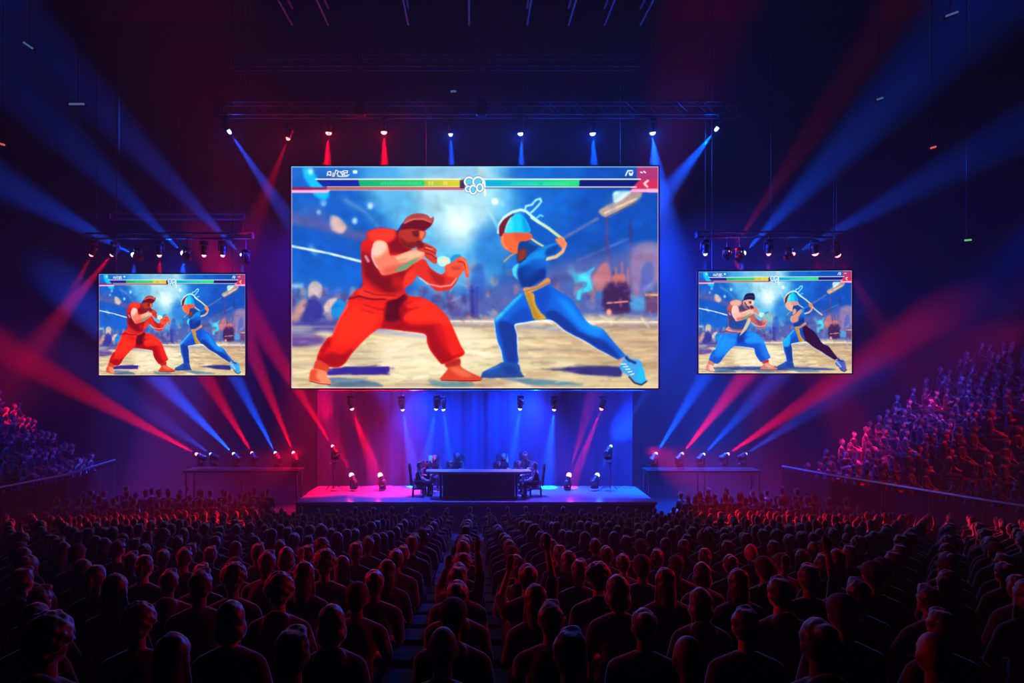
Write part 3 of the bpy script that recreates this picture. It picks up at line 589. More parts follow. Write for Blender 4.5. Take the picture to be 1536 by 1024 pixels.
# ---------------------------------------------------------------- stage, backdrop, side risers
SZ = 1.1
st = thing('stage', 'low black stage with a glossy floor reflecting red and blue light', 'stage', (0, 25.55, 0))
part('deck', MB().box((0.05, 1.83, SZ-.06), (13.55, 3.66, .12), bev=.02), M['stage'], st)
part('front_skirt', MB().box((0.05, .08, (SZ-.12)/2), (13.45, .1, SZ-.12)), M['black'], st)
for sx in (-1, 1): part('side_skirt', MB().box((0.05+sx*6.65, 1.9, (SZ-.12)/2), (.1, 3.4, SZ-.12)), M['black'], st)
part('edge_strip', MB().box((0.05, -.015, SZ-.03), (13.55, .03, .05)), M['top'], st)
bk = thing('stage_backdrop', 'tall plain drape hung behind the stage under the main screen', 'backdrop', (0, 29.9, 0))
m = MB(); n = 150; xs = [-6.9+13.8*i/n for i in range(n+1)]
vs = [(x, .03*math.sin(x*7)+.012*math.sin(x*19), z) for z in (0, 6.2) for x in xs]
m.add(vs, [(i, i+1, n+2+i, n+1+i) for i in range(n)]); part('drape', m, M['drape'], bk, True)
part('top_pipe', MB().tube((-7, 0, 6.25), (7, 0, 6.25), .05), M['truss'], bk)
for x in (-6.8, 6.8): part('support_pole', MB().tube((x, 0.12, 0), (x, 0.12, 6.25), .05), M['truss'], bk)
for sx, word in ((-1, 'left'), (1, 'right')):
    r = thing('light_riser', f'long dark riser carrying the row of beam lights on the stage\'s {word} side', 'riser', (sx*9.3 if sx < 0 else 9.15, 27.6, 0))
    part('riser_deck', MB().box((0, 0, 2.0), (4.6, 1.0, .08), bev=.02), M['black'], r)
    for x in (-2.2, 0, 2.2):
        for y in (-.4, .4): part('leg', MB().tube((x, y, 0), (x, y, 1.97), .035), M['truss'], r)

# ---------------------------------------------------------------- trusses
def truss(px0, px1, py0, py1, d, label, cables=True, r=.032, seg=.5, z_up=HZ, join=()):
    a, b = P(px0, py0, d), P(px1, py1, d); L = b.x-a.x; H = a.z-b.z; D = H*.85
    t = thing('lighting_truss', label, 'truss', (a.x, d, b.z))
    for y in (0, D):
        for z in (0, H): part('chord', MB().tube((0, y, z), (L, y, z), r), M['truss'], t)
    m = MB(); k = int(L/seg)
    for i in range(k):
        x0, x1 = L*i/k, L*(i+1)/k
        for y in (0, D): m.tube((x0, y, 0 if i % 2 else H), (x1, y, H if i % 2 else 0), r*.45, n=5)
        m.tube((x0, 0, H if i % 2 else 0), (x1, D, H if i % 2 else 0), r*.4, n=5)
    part('lacing', m, M['truss'], t)
    for x in (0, L):
        e = MB()
        for z in (0, H): e.tube((x, 0, z), (x, D, z), r)
        for y in (0, D): e.tube((x, y, 0), (x, y, H), r)
        part('end_frame', e, M['truss'], t)
    for jx in join: part('motor_box', MB().box(((jx-px0)/FPX*d, D/2, H*.55), (.42, D*1.25, H*1.35), bev=.04), M['fix'], t)
    if cables:
        for f in (.06, .5, .94): part('hanging_cable', MB().tube((L*f, D/2, H), (L*f, D/2, z_up-b.z), .012, n=5), M['cable'], t)
    return t
truss(322, 1112, 152, 171, 26.7, 'longest truss, spanning above the row of red and blue lights over the main screen', join=(540, 722))
truss(348, 958, 82, 99, 27.4, 'upper dim truss hanging highest, above the long main truss', join=(535, 722))
truss(478, 968, 574, 586, 28.2, 'thin dark truss just below the main screen carrying the stage lights', z_up=9, cables=False, r=.025, seg=.4)
truss(128, 378, 349, 357, 26.9, 'short truss above the left side screen', r=.022, seg=.35)
truss(1046, 1270, 347, 355, 26.9, 'short truss above the right side screen', r=.022, seg=.35)
truss(165, 365, 320, 328, 29.5, 'faint far truss high behind the lights of the left side screen', r=.03, seg=.5)

# ---------------------------------------------------------------- LED screens
def led_mat():
    m = bpy.data.materials.new('led_picture'); m.use_nodes = True; n = m.node_tree; n.nodes.clear()
    o = n.nodes.new('ShaderNodeOutputMaterial'); e = n.nodes.new('ShaderNodeEmission'); a = n.nodes.new('ShaderNodeAttribute'); a.attribute_name = 'picture'
    n.links.new(a.outputs['Color'], e.inputs['Color']); e.inputs['Strength'].default_value = SCREEN; n.links.new(e.outputs[0], o.inputs[0])
    return m
LED = led_mat()
def resample(img, Wn, Hn):
    h, w_, _ = img.shape
    cs = np.zeros((h+1, w_+1, 3)); cs[1:, 1:] = img.cumsum(0).cumsum(1)
    ys = np.linspace(0, h, Hn+1); xs = np.linspace(0, w_, Wn+1)
    def at(a, t, ax):
        i = np.minimum(t.astype(int), a.shape[ax]-2); f = t-i
        sh = [1, 1, 1]; sh[ax] = -1; f = f.reshape(sh)
        return a.take(i, ax)*(1-f)+a.take(i+1, ax)*f
    g = at(at(cs, ys, 0), xs, 1)
    return (g[1:, 1:]-g[:-1, 1:]-g[1:, :-1]+g[:-1, :-1])/((h/Hn)*(w_/Wn))
def led_screen(px0, py0, px1, py1, d, img, label, Wn, Hn, yaw=0, cab=2):
    a, b = P(px0, py0, d), P(px1, py1, d); Ws, Hs = b.x-a.x, a.z-b.z
    t = thing('led_screen', label, 'screen', ((a.x+b.x)/2, d, b.z), yaw)
    xs = np.linspace(-Ws/2, Ws/2, Wn+1); zs = np.linspace(Hs, 0, Hn+1)
    X, Z = np.meshgrid(xs, zs); co_ = np.stack([X, np.zeros_like(X), Z], 2).reshape(-1, 3).astype(np.float32)
    i = (np.arange(Hn)[:, None]*(Wn+1)+np.arange(Wn)[None]).ravel()
    f = np.stack([i, i+Wn+1, i+Wn+2, i+1], 1).astype(np.int32)
    me = bpy.data.meshes.new('display'); me.vertices.add(len(co_)); me.vertices.foreach_set('co', co_.ravel())
    me.loops.add(f.size); me.loops.foreach_set('vertex_index', f.ravel()); me.polygons.add(len(f)); me.polygons.foreach_set('loop_start', np.arange(0, f.size, 4, dtype=np.int32))
    me.update(calc_edges=True); me.validate()
    pic = resample(img, Wn, Hn)
    at = me.attributes.new('picture', 'FLOAT_COLOR', 'FACE')
    at.data.foreach_set('color', np.concatenate([pic, np.ones((Hn, Wn, 1))], 2).astype(np.float32).ravel())
    me.materials.append(LED)
    obj('display', me, t)
    fr = .05
    part('back_cabinet', MB().box((0, .14, Hs/2), (Ws, .22, Hs), bev=.02), M['bezel'], t)
    for nm, c, dm in (('frame_edge', (0, .06, Hs+fr/2), (Ws+2*fr, .16, fr)), ('frame_edge', (0, .06, -fr/2), (Ws+2*fr, .16, fr)), ('frame_edge', (-Ws/2-fr/2, .06, Hs/2), (fr, .16, Hs)), ('frame_edge', (Ws/2+fr/2, .06, Hs/2), (fr, .16, Hs))):
        part(nm, MB().box(c, dm), M['bezel'], t)
    for k in range(cab):
        x = -Ws*.4+Ws*.8*k/(cab-1); part('hanging_cable', MB().tube((x, .2, Hs), (x, .2, HZ-b.z), .015, n=5), M['cable'], t)
    return t
IMG0 = paint(0)
led_screen(437, 249.5, 987.5, 582, 26.2, IMG0, 'largest screen in the middle showing a red fighter against a blue one', 552, 334, cab=4)
led_screen(148.5, 411, 368, 562.5, 26.0, IMG0, 'small side screen showing the same red and blue fighters as the main screen', 330, 226)
led_screen(1049.5, 406.5, 1274.5, 559.5, 26.0, paint(2), 'small side screen whose fighter wears blue trousers and a dark headband', 330, 226, yaw=-math.radians(3))
# ---------------------------------------------------------------- moving-head spotlights
RED, BLU = (1.0, .0, .02), (.0, .07, 1.0)
def fixture_meshes():
    d = {}
    d['base'] = MB().box((0, 0, .05), (.30, .24, .10), bev=.03).mesh('base', M['fix'])
    y = MB()
    for s in (-1, 1): y.box((s*.165, 0, .25), (.035, .10, .30), bev=.012)
    y.box((0, 0, .115), (.36, .10, .035), bev=.012); d['yoke'] = y.mesh('yoke', M['fix'])
    d['head'] = MB().lathe([(.06, -.20), (.11, -.17), (.125, -.05), (.105, .0), (.115, .10), (.125, .17), (.10, .172)], 14).mesh('head', M['fix'])
    for k in ('red_lens', 'blue_lens', 'red_dim'):
        for sz, sz_ in ((1.0, 1.08), (.62, .78)):
            d[k, sz] = MB().lathe([(.115*sz_, .165), (.11*sz_, .20), (.085*sz_, .24), (.045*sz_, .265), (.004, .272)], 14).mesh('lens', M[k])
    for k in ('red_lens', 'blue_lens'): d[k, 'tall'] = MB().lathe([(.065, .165), (.07, .22), (.066, .29), (.04, .335), (.004, .35)], 14).mesh('lens', M[k])
    for k in ('red_lens', 'blue_lens'): d[k, 'large'] = MB().lathe([(.10, .165), (.105, .2), (.10, .29), (.06, .345), (.004, .36)], 14).mesh('lens', M[k])
    d['clamp'] = MB().tube((0, 0, 0), (0, 0, 1), .018, n=6).mesh('drop_pole', M['fix'])
    return d
FX = fixture_meshes()
nlamp = 0
def spotlight(px, py, d, col, tx, ty, td, power, ang, label, hang=True, size=1.0, pole=0.0, lens=None, group=None, blend=1.0, soft=.05, flood=None, glow_=1.0, truss_py=None):
    """A moving-head fixture whose lens sits at the photo point (px, py) at depth d, aimed through (tx, ty) at depth td."""
    global nlamp
    p = P(px, py, d); q = P(tx, ty, td); dr = (q-p).normalized()
    c = p-dr*.2                                             # centre of the head on the yoke axis
    s = -1 if hang else 1
    base = c-V((0, 0, s*.36))
    t = thing('spotlight', label, 'spotlight', base, 0, group)
    pan = math.atan2(dr.y, dr.x)-PI/2
    if hang: t.rotation_euler = (PI, 0, 0); loc = lambda v: V((v.x, -v.y, -v.z))
    else: loc = lambda v: v
    obj('base', FX['base'], t)
    obj('yoke', FX['yoke'], t, rot=(0, 0, -pan if hang else pan))
    h = obj('head', FX['head'], t, loc=(0, 0, .36)); h.rotation_euler = loc(dr).to_track_quat('Z', 'Y').to_euler()
    obj('lens', FX[lens or ('red_lens' if col[0] > .5 else 'blue_lens'), size], h)
    if truss_py is not None: pole = max(0.0, P(0, truss_py, d).z-base.z)
    if pole:
        k = obj('drop_pole', FX['clamp'], t); k.location = (0, 0, -pole); k.scale = (1, 1, pole)
    def lamp(colr, pw, an, direction, z):
        L = bpy.data.lights.new('beam', 'SPOT'); L.color = colr; L.energy = pw*BEAM; L.spot_size = math.radians(an); L.spot_blend = blend; L.shadow_soft_size = soft
        lo = bpy.data.objects.new('beam_lamp', L); C.objects.link(lo); lo.location = p+direction*(z+(.12 if type(size) is str else 0)); lo.rotation_euler = direction.to_track_quat('-Z', 'Y').to_euler()
    if power: lamp(col, power, ang, dr, .16)
    if power and glow_:  # point lamp added to make a halo in the haze round the lens
        L = bpy.data.lights.new('halo', 'POINT'); L.color = col; L.energy = glow_*(.35 if col[0] > .5 else 1)*GLOW*(size if type(size) is float else .8); L.shadow_soft_size = .04
        lo = bpy.data.objects.new('halo_lamp', L); C.objects.link(lo); lo.location = p+dr*(.12 if type(size) is float else .24)+V((0, -.06, 0))
    if flood:                                               # second, wider spot added at the same lens
        fd = (P(*flood[:3])-p).normalized(); lamp(col, flood[3], flood[4], fd, .16)
    return t
k = dict
# over the main screen
G = 'spotlights over the main screen'
for (px, py, col, tx, ty, pw, an, lab, sz, ln) in (
    (432, 208, RED, 396, 300, .05, 16, 'dim red spotlight hanging lowest in the row over the main screen', .62, 'red_dim'),
    (493, 200, RED, 490, 270, .3, 20, 'red spotlight over the main screen, between the dim low one and another red', 1.0, None),
    (576, 199, RED, 577, 270, .3, 20, 'red spotlight over the main screen, the one beside the first blue light', 1.0, None),
    (676, 202, BLU, 678, 270, .2, 18, 'blue spotlight over the main screen, the one beside the red lights', .62, None),
    (781, 201, BLU, 783, 270, .22, 20, 'second blue spotlight from the red ones, over the main screen', 1.0, None),
    (889, 201, BLU, 892, 270, .28, 22, 'third blue spotlight from the red ones, over the main screen', 1.0, None),
    (979, 200, BLU, 985, 270, .36, 30, 'blue spotlight over the upper right corner of the main screen', 1.0, None)):
    spotlight(px, py, 26.95, col, tx, ty, 27.15, pw, an, lab, True, sz, truss_py=171.5, lens=ln, group=G, glow_=6.5 if col[0] > .5 else 6.5)
spotlight(343, 196, 26.9, BLU, 388, 262, 27.4, .22, 14, 'blue spotlight under the left end of the longest truss, beam slanting inward', True, 'tall', truss_py=171.5)
spotlight(1076, 192, 26.9, BLU, 1020, 262, 27.4, .40, 20, 'blue spotlight under the right end of the longest truss, beam slanting inward', True, 'tall', truss_py=171.5)
# over the left side screen
G = 'spotlights over the left side screen'
for (px, py, col, tx, ty, td, pw, an, lab, sz, fl_) in (
    (137, 382, RED, 118, 420, 27.2, .03, 16, 'red spotlight at the outer end of the row over the left side screen', .62, None),
    (168, 382, RED, 132, 425, 27.2, .10, 14, 'second spotlight, red, over the left side screen, beam slanting down outward', .62, None),
    (202, 383, BLU, 60, 305, 28.4, .14, 15, 'blue spotlight over the left side screen between two red ones, beam reaching far out', 1.0, (200, 420, 27.1, .04, 30)),
    (239, 383, RED, 240, 430, 27.2, .04, 24, 'red spotlight standing between the two bright blue ones over the left side screen', .62, None),
    (276, 381, BLU, 150, 255, 28.4, .11, 15, 'brightest blue spotlight over the left side screen, near its middle', 1.0, (274, 420, 27.1, .08, 34)),
    (306, 383, RED, 306, 430, 27.2, .012, 24, 'tiny red spotlight over the left side screen, next to the brightest blue one', .62, None),
    (334, 383, RED, 332, 430, 27.2, .02, 20, 'tiny red spotlight over the left side screen, next to its inner corner', .62, None),
    (364, 384, BLU, 255, 270, 28.4, .13, 13, 'small blue spotlight at the inner end of the row over the left side screen', .62, (364, 430, 27.1, .02, 24))):
    spotlight(px, py, 26.9, col, tx, ty, td, pw, an, lab, True, 'large' if ty < py and px != 364 else ('tall' if ty < py else sz), truss_py=357.5, group=G, flood=fl_)
# over the right side screen
G = 'spotlights over the right side screen'
for (px, py, col, tx, ty, td, pw, an, lab, sz, fl_) in (
    (1058, 381, BLU, 1058, 430, 27.2, .04, 24, 'small blue spotlight at the inner end of the row over the right side screen', .62, None),
    (1094, 380, RED, 1200, 225, 29.6, .04, 9, 'red spotlight over the right side screen, beam slanting steeply up', .62, (1115, 410, 27.0, .06, 16)),
    (1114, 381, BLU, 1215, 275, 28.4, .16, 16, 'bright blue spotlight over the right side screen, between red ones', 1.0, (1112, 420, 27.1, .05, 34)),
    (1153, 381, RED, 1153, 430, 27.2, .03, 24, 'small red spotlight just after the bright blue one over the right side screen', .62, None),
    (1188, 382, BLU, 1420, 255, 28.4, .17, 13, 'spotlight over the right side screen sending a wide blue beam far out', .62, None),
    (1223, 381, RED, 1232, 430, 27.2, .02, 20, 'red spotlight over the right side screen, second from its outer end', 1.0, None),
    (1257, 383, RED, 1292, 440, 27.3, .018, 15, 'red spotlight at the outer end of the row over the right side screen', 1.0, None)):
    spotlight(px, py, 26.9, col, tx, ty, td, pw, an, lab, True, ('large' if px == 1114 else 'tall') if ty < py else sz, truss_py=355.5, group=G, flood=fl_, lens='red_lens' if px == 1188 else None)
# beam rows on the two risers
G = 'beam lights on the left riser'
for (px, py, col, tx, ty, pw, an, lab) in (
    (297, 682, RED, 0, 520, .48, 9.5, 'red beam light at the outer end of the left riser'),
    (318, 682, BLU, 200, 600, .10, 12, 'faint blue beam light on the left riser, between red and bright blue'),
    (352, 682, BLU, 225, 555, .90, 10, 'bright blue beam light on the left riser, beside the second red one'),
    (379, 681, RED, 315, 575, .40, 9, 'red beam light between the two bright blue ones on the left riser'),
    (414, 681, BLU, 345, 550, .70, 9, 'bright blue beam light on the left riser, third after the outer red'),
    (441, 681, RED, 375, 520, .45, 9, 'red beam light at the inner end of the left riser')):
    spotlight(px, py, 27.6, col, tx, ty, 31.2, pw, an, lab, False, 'tall', group=G, glow_=.5)
spotlight(500, 671, 27.9, RED, 432, 560, 30.6, .50, 9, 'lone red beam light between the left riser and the stage', False, 'tall')
G = 'beam lights on the right riser'
for (px, py, col, tx, ty, pw, an, lab) in (
    (983, 682, BLU, 1062, 555, .85, 10, 'blue beam light at the inner end of the right riser'),
    (1022, 682, RED, 1120, 560, .55, 10, 'red beam light between two blue ones on the right riser'),
    (1054, 683, BLU, 1160, 570, .35, 11, 'dimmer blue beam light in the middle of the right riser'),
    (1090, 682, RED, 1250, 575, .42, 9.5, 'red beam light on the right riser, beside the outermost blue one'),
    (1117, 682, BLU, 1220, 615, .20, 9, 'faint blue beam light at the outer end of the right riser')):
    spotlight(px, py, 27.6, col, tx, ty, 31.2, pw, an, lab, False, 'tall', group=G, glow_=.5)
spotlight(915, 671, 27.9, BLU, 968, 590, 30.0, .25, 7, 'lone blue beam light between the stage and the right riser', False, 'tall')
def stand(px, py, d, label):
    p = P(px, py, d); t = thing('light_stand', label, 'stand', (p.x, d, SZ)); h = p.z-.64-SZ
    part('pole', MB().tube((0, 0, .1), (0, 0, h), .025), M['fix'], t); part('top_plate', MB().box((0, 0, h), (.3, .3, .03), bev=.01), M['fix'], t)
    for q in range(3): part('leg', MB().tube((0, 0, .45), (.4*math.cos(q*2.094+.5), .4*math.sin(q*2.094+.5), .012), .014, n=6), M['fix'], t)
stand(500, 671, 27.9, 'thin tripod stand under the lone red beam light'); stand(915, 671, 27.9, 'thin tripod stand under the lone blue beam light')
# under the main screen, over the stage
G = 'spotlights under the main screen'
for (px, py, col, tx, ty, pw, an, lab, sz) in (
    (528, 613, RED, 556, 690, .24, 17, 'red spotlight under the left part of the main screen, shining onto the stage', .62),
    (604, 614, BLU, 614, 670, .24, 18, 'first blue spotlight after the red one, under the main screen', .62),
    (654, 613, BLU, 643, 670, .24, 18, 'blue spotlight under the main screen, the outer one of a close pair', .62),
    (665, 614, BLU, 675, 690, .3, 15, 'blue spotlight under the main screen, the inner one of a close pair', .62),
    (780, 613, BLU, 768, 690, .32, 16, 'blue spotlight under the main screen, the first after the close pair', .62),
    (831, 614, BLU, 823, 690, .38, 20, 'blue spotlight under the main screen nearest the far red one', .62),
    (902, 613, RED, 868, 700, .22, 11, 'red spotlight under the right part of the main screen, shining onto the stage', .62)):
    spotlight(px, py, 28.85 if px == 665 else 28.4, col, tx, ty, 28.7 if px != 665 else 29.1, pw, an, lab, True, sz, group=G, truss_py=586.5)
# on the stage floor
G = 'spotlights standing on the stage floor'
for (px, py, col, tx, ty, pw, an, lab) in (
    (528, 714, RED, 512, 680, .035, 26, 'red floor light at the back of the stage, farther from the desk'),
    (571, 714, RED, 548, 660, .05, 22, 'red floor light at the back of the stage, nearer the desk'),
    (853, 714, RED, 872, 650, .08, 14, 'red floor light at the back of the stage beside a blue one'),
    (895, 714, BLU, 908, 692, .025, 30, 'blue floor light at the back of the stage')):
    spotlight(px, py, 28.0, col, tx, ty, 28.5, pw, an, lab, False, 'large', group=G)
# added lamps without fixtures: they colour audience, stage, drape and the haze behind screens
def add_fill(loc, tgt, col, pw, an, soft=.15):
    L = bpy.data.lights.new('added_fill_lamp', 'SPOT'); L.color = col; L.energy = pw*BEAM; L.spot_size = math.radians(an); L.spot_blend = 1; L.shadow_soft_size = soft
    o = bpy.data.objects.new('added_fill_lamp', L); C.objects.link(o); o.location = loc; o.rotation_euler = (V(tgt)-V(loc)).to_track_quat('-Z', 'Y').to_euler()
for a in ADDED_FILLS: add_fill(*a)
# small lamps and signs far up in the dark
def little_lamp(px, py, d, m, w_, tilt, label, cat, name='ceiling_light'):
    p = P(px, py, d); t = thing(name, label, cat, p)
    part('housing', MB().box((0, .09, 0), (w_*1.15, .14, .12), Euler((0, tilt, 0)).to_matrix(), bev=.02), M['fix'], t)
    part('lamp_face', MB().box((0, 0, 0), (w_, .05, .07), Euler((0, tilt, 0)).to_matrix(), bev=.015), m, t)
    part('drop_pole', MB().tube((0, .09, .05), (0, .09, HZ-p.z), .015, n=5), M['fix'], t)
little_lamp(115, 156, 26, M['blue_dim'], .6, 0, 'dim blue strip light high over the left side screen', 'light')
little_lamp(42, 68, 26, M['blue_dim'], .45, .6, 'very dim slanted blue strip light in the upper left dark', 'light')
little_lamp(1320, 148, 26, M['blue_dim'], .26, -.3, 'short blue strip light above and beyond the right side screen', 'light')
little_lamp(1428, 21, 25, M['blue_dim'], .5, -.35, 'slanted blue strip light at the upper right corner of the hall', 'light')
little_lamp(680, 137, 26.5, M['blue_dim'], .22, 0, 'tiny blue lamp above the middle of the longest truss', 'light')
little_lamp(1400, 221, 26, M['red_tiny'], .24, -.3, 'small red warning lamp high on the right of the hall', 'light')
little_lamp(2, 216, 26, M['red_tiny'], .3, .3, 'small red warning lamp at the far left of the hall', 'light')
little_lamp(1452, 360, 28, M['green_tiny'], .3, -.08, 'small green lit sign on the right side of the hall', 'sign', 'hanging_sign')
# ---------------------------------------------------------------- people
def remeshed(mb, voxel, name, smooth_it=3):
    o = bpy.data.objects.new('tmp', mb.mesh('tmp')); C.objects.link(o)
    r = o.modifiers.new('r', 'REMESH'); r.mode = 'VOXEL'; r.voxel_size = voxel; r.use_smooth_shade = True
    s = o.modifiers.new('s', 'SMOOTH'); s.factor = .5; s.iterations = smooth_it
    dg = bpy.context.evaluated_depsgraph_get(); dg.update()
    me = bpy.data.meshes.new_from_object(o.evaluated_get(dg)); me.name = name
    old = o.data; bpy.data.objects.remove(o); bpy.data.meshes.remove(old)
    me.materials.clear()
    return me
def hand(m, wrist, fwd, up, side, curl=.5, s=1.0):
    """palm, four unequal bent fingers, a thumb from the side of the palm"""
    f, u = V(fwd).normalized(), V(up).normalized(); r = f.cross(u)*side; w0 = V(wrist)
    c = w0+f*.045*s; m.ell(c, (.04*s, .045*s, .02*s), 10, 7, rot=Matrix((r, f, u)).transposed())
    for i, L in enumerate((.072, .082, .076, .058)):
        b = w0+f*.075*s+r*(.033-.022*i)*s; a1 = curl*.6; a2 = curl*1.5
        p1 = b+(f*math.cos(a1)-u*math.sin(a1))*L*.5*s; p2 = p1+(f*math.cos(a2)-u*math.sin(a2))*L*.5*s
        m.cap(b, p1, .0105*s, .0095*s, 7); m.cap(p1, p2, .0095*s, .008*s, 7)
    b = w0+f*.02*s+r*.032*s; p1 = b+(r*.8+f*.6-u*.2).normalized()*.036*s; p2 = p1+(r*.25+f*.9-u*.35).normalized()*.03*s
    m.cap(b, p1, .0125*s, .0105*s, 7); m.cap(p1, p2, .0105*s, .009*s, 7)
def pose(kind, rr):
    """joint positions of a seated spectator who looks along +Y; the step is z=0, the seat 0.42"""
    lean = {'lap': .02, 'lean': .14, 'phone': .03, 'cheer': .0, 'fold': .0, 'desk': .10}[kind]
    j = dict(hip=V((0, 0, .52)), chest=V((0, lean*.7, .86)), sh=V((0, lean, .99)), neck=V((0, lean+.005, 1.03)), head=V((0, lean+.035, 1.215)))
    A = {}
    for s in (-1, 1):
        S = V((s*.19, lean, .935))
        if kind == 'lap': E, W = V((s*.222, lean+.08, .70)), V((s*.12, .31, .615)); fw, up = (-s*.3, 1, -.1), (0, .1, 1)
        elif kind == 'lean': E, W = V((s*.222, lean+.14, .72)), V((s*.09, .40, .66)); fw, up = (-s*.6, .6, -.2), (0, .2, 1)
        elif kind == 'fold': E, W = V((s*.222, .10, .72)), V((-s*.02, .2, .78+.03*s)); fw, up = (-s*1, .1, 0), (0, 1, .2)
        elif kind == 'desk': E, W = V((s*.222, lean+.16, .76)), V((s*.13, .40, .80)); fw, up = (-s*.2, 1, 0), (0, 0, 1)
        elif kind == 'phone':
            if s > 0: E, W = V((.225, .20, .88)), V((.13, .32, 1.13)); fw, up = (-.1, .1, 1), (0, -1, .1)
            else: E, W = V((-.222, .08, .70)), V((-.12, .31, .615)); fw, up = (.3, 1, -.1), (0, .1, 1)
        else:
            if s > 0: E, W = V((.225, .08, 1.17)), V((.19, .14, 1.42)); fw, up = (0, .1, 1), (0, -1, 0)
            else: E, W = V((-.225, .14, 1.0)), V((-.15, .2, 1.22)); fw, up = (.2, .2, 1), (0, -1, 0)
        A[s] = (S, E, W, fw, up)
    return j, A
def body_mesh(kind, female, voxel, name):
    j, A = pose(kind, 0); m = MB(); h = j['head']; wd = .92 if female else 1.0
    m.ell(j['hip'], (.165, .125, .12)); m.ell((0, j['chest'].y*.5, .67), (.135*wd, .105, .17)); m.ell(j['chest'], (.165*wd, .115, .19))
    m.cap((0, j['neck'].y-.01, .93), j['neck'], .10, .060)
    for s in (-1, 1): m.cap((s*.045, j['sh'].y-.005, .995), (s*.172*wd, j['sh'].y, .945), .062, .056)
    m.cap(j['neck']-V((0, 0, .02)), h-V((0, .03, .07)), .056*wd, .052*wd)
    m.ell(h+V((0, -.005, .01)), (.077, .096, .108), 18, 12); m.ell(h+V((0, .04, -.06)), (.056, .055, .052), 14, 9)
    m.cap(h+V((0, .095, .0)), h+V((0, .108, -.03)), .009, .015, 8); m.ell(h+V((0, .10, -.036)), (.02, .012, .009))
    for s in (-1, 1):
        m.ell(h+V((s*.079, -.005, -.012)), (.011, .022, .032)); m.ell(h+V((s*.032, .083, -.002)), (.015, .012, .010)); m.cap(h+V((s*.014, .09, .022)), h+V((s*.05, .08, .022)), .008)
    m.ell(h+V((0, .094, -.066)), (.026, .012, .010))
    for s in (-1, 1):
        S, E, W, fw, up = A[s]; S = V((S.x*wd, S.y, S.z))
        m.cap(S, E, .050*wd, .040*wd); m.cap(E, W, .041*wd, .027*wd); hand(m, W, fw, up, -s, .7 if kind in ('phone', 'fold') else .4)
        m.cap((s*.085, .02, .50), (s*.105, .42, .50), .088, .062); m.cap((s*.105, .43, .48), (s*.10, .40, .09), .06, .042)
        m.cap((s*.10, .38, .045), (s*.115, .55, .035), .042, .032)
    me = remeshed(m, voxel, name, 2)
    me.materials.append(M['skin']); me.materials.append(M['trouser'])
    n = len(me.polygons); c = np.zeros(n*3, np.float32); me.polygons.foreach_get('center', c); c = c.reshape(-1, 3)
    legs = (c[:, 2] < .60) & ~((np.abs(c[:, 0]) < .2) & (c[:, 1] > .27) & (c[:, 2] > .575)) | ((c[:, 2] < .56))
    me.polygons.foreach_set('material_index', legs.astype(np.int32)); return me
def shirt_mesh(kind, female, voxel, name, hood=False):
    j, A = pose(kind, 0); m = MB(); wd = .92 if female else 1.0; g = .014
    m.ell((0, 0, .56), (.165, .13, .10)); m.ell((0, j['chest'].y*.5, .67), (.135*wd+g+.01, .105+g+.01, .18)); m.ell(j['chest'], (.165*wd+g, .115+g, .19+g))
    m.cap((0, j['neck'].y-.012, .93), j['neck']-V((0, .006, .015)), .112, .072)
    for s in (-1, 1): m.cap((s*.045, j['sh'].y-.005, .995), (s*.172*wd, j['sh'].y, .945), .062+g, .056+g)
    if hood: m.ell((0, j['neck'].y-.075, 1.03), (.105, .06, .085))
    for s in (-1, 1):
        S, E, W, fw, up = A[s]; S = V((S.x*wd, S.y, S.z)); m.cap(S, E, .052*wd+g, .043*wd+g)
        if hood: m.cap(E, E.lerp(W, .88), .043*wd+g, .034+g*.7)
        else: pass
    me = remeshed(m, voxel, name, 2); me.materials.append(M['shirt']); return me
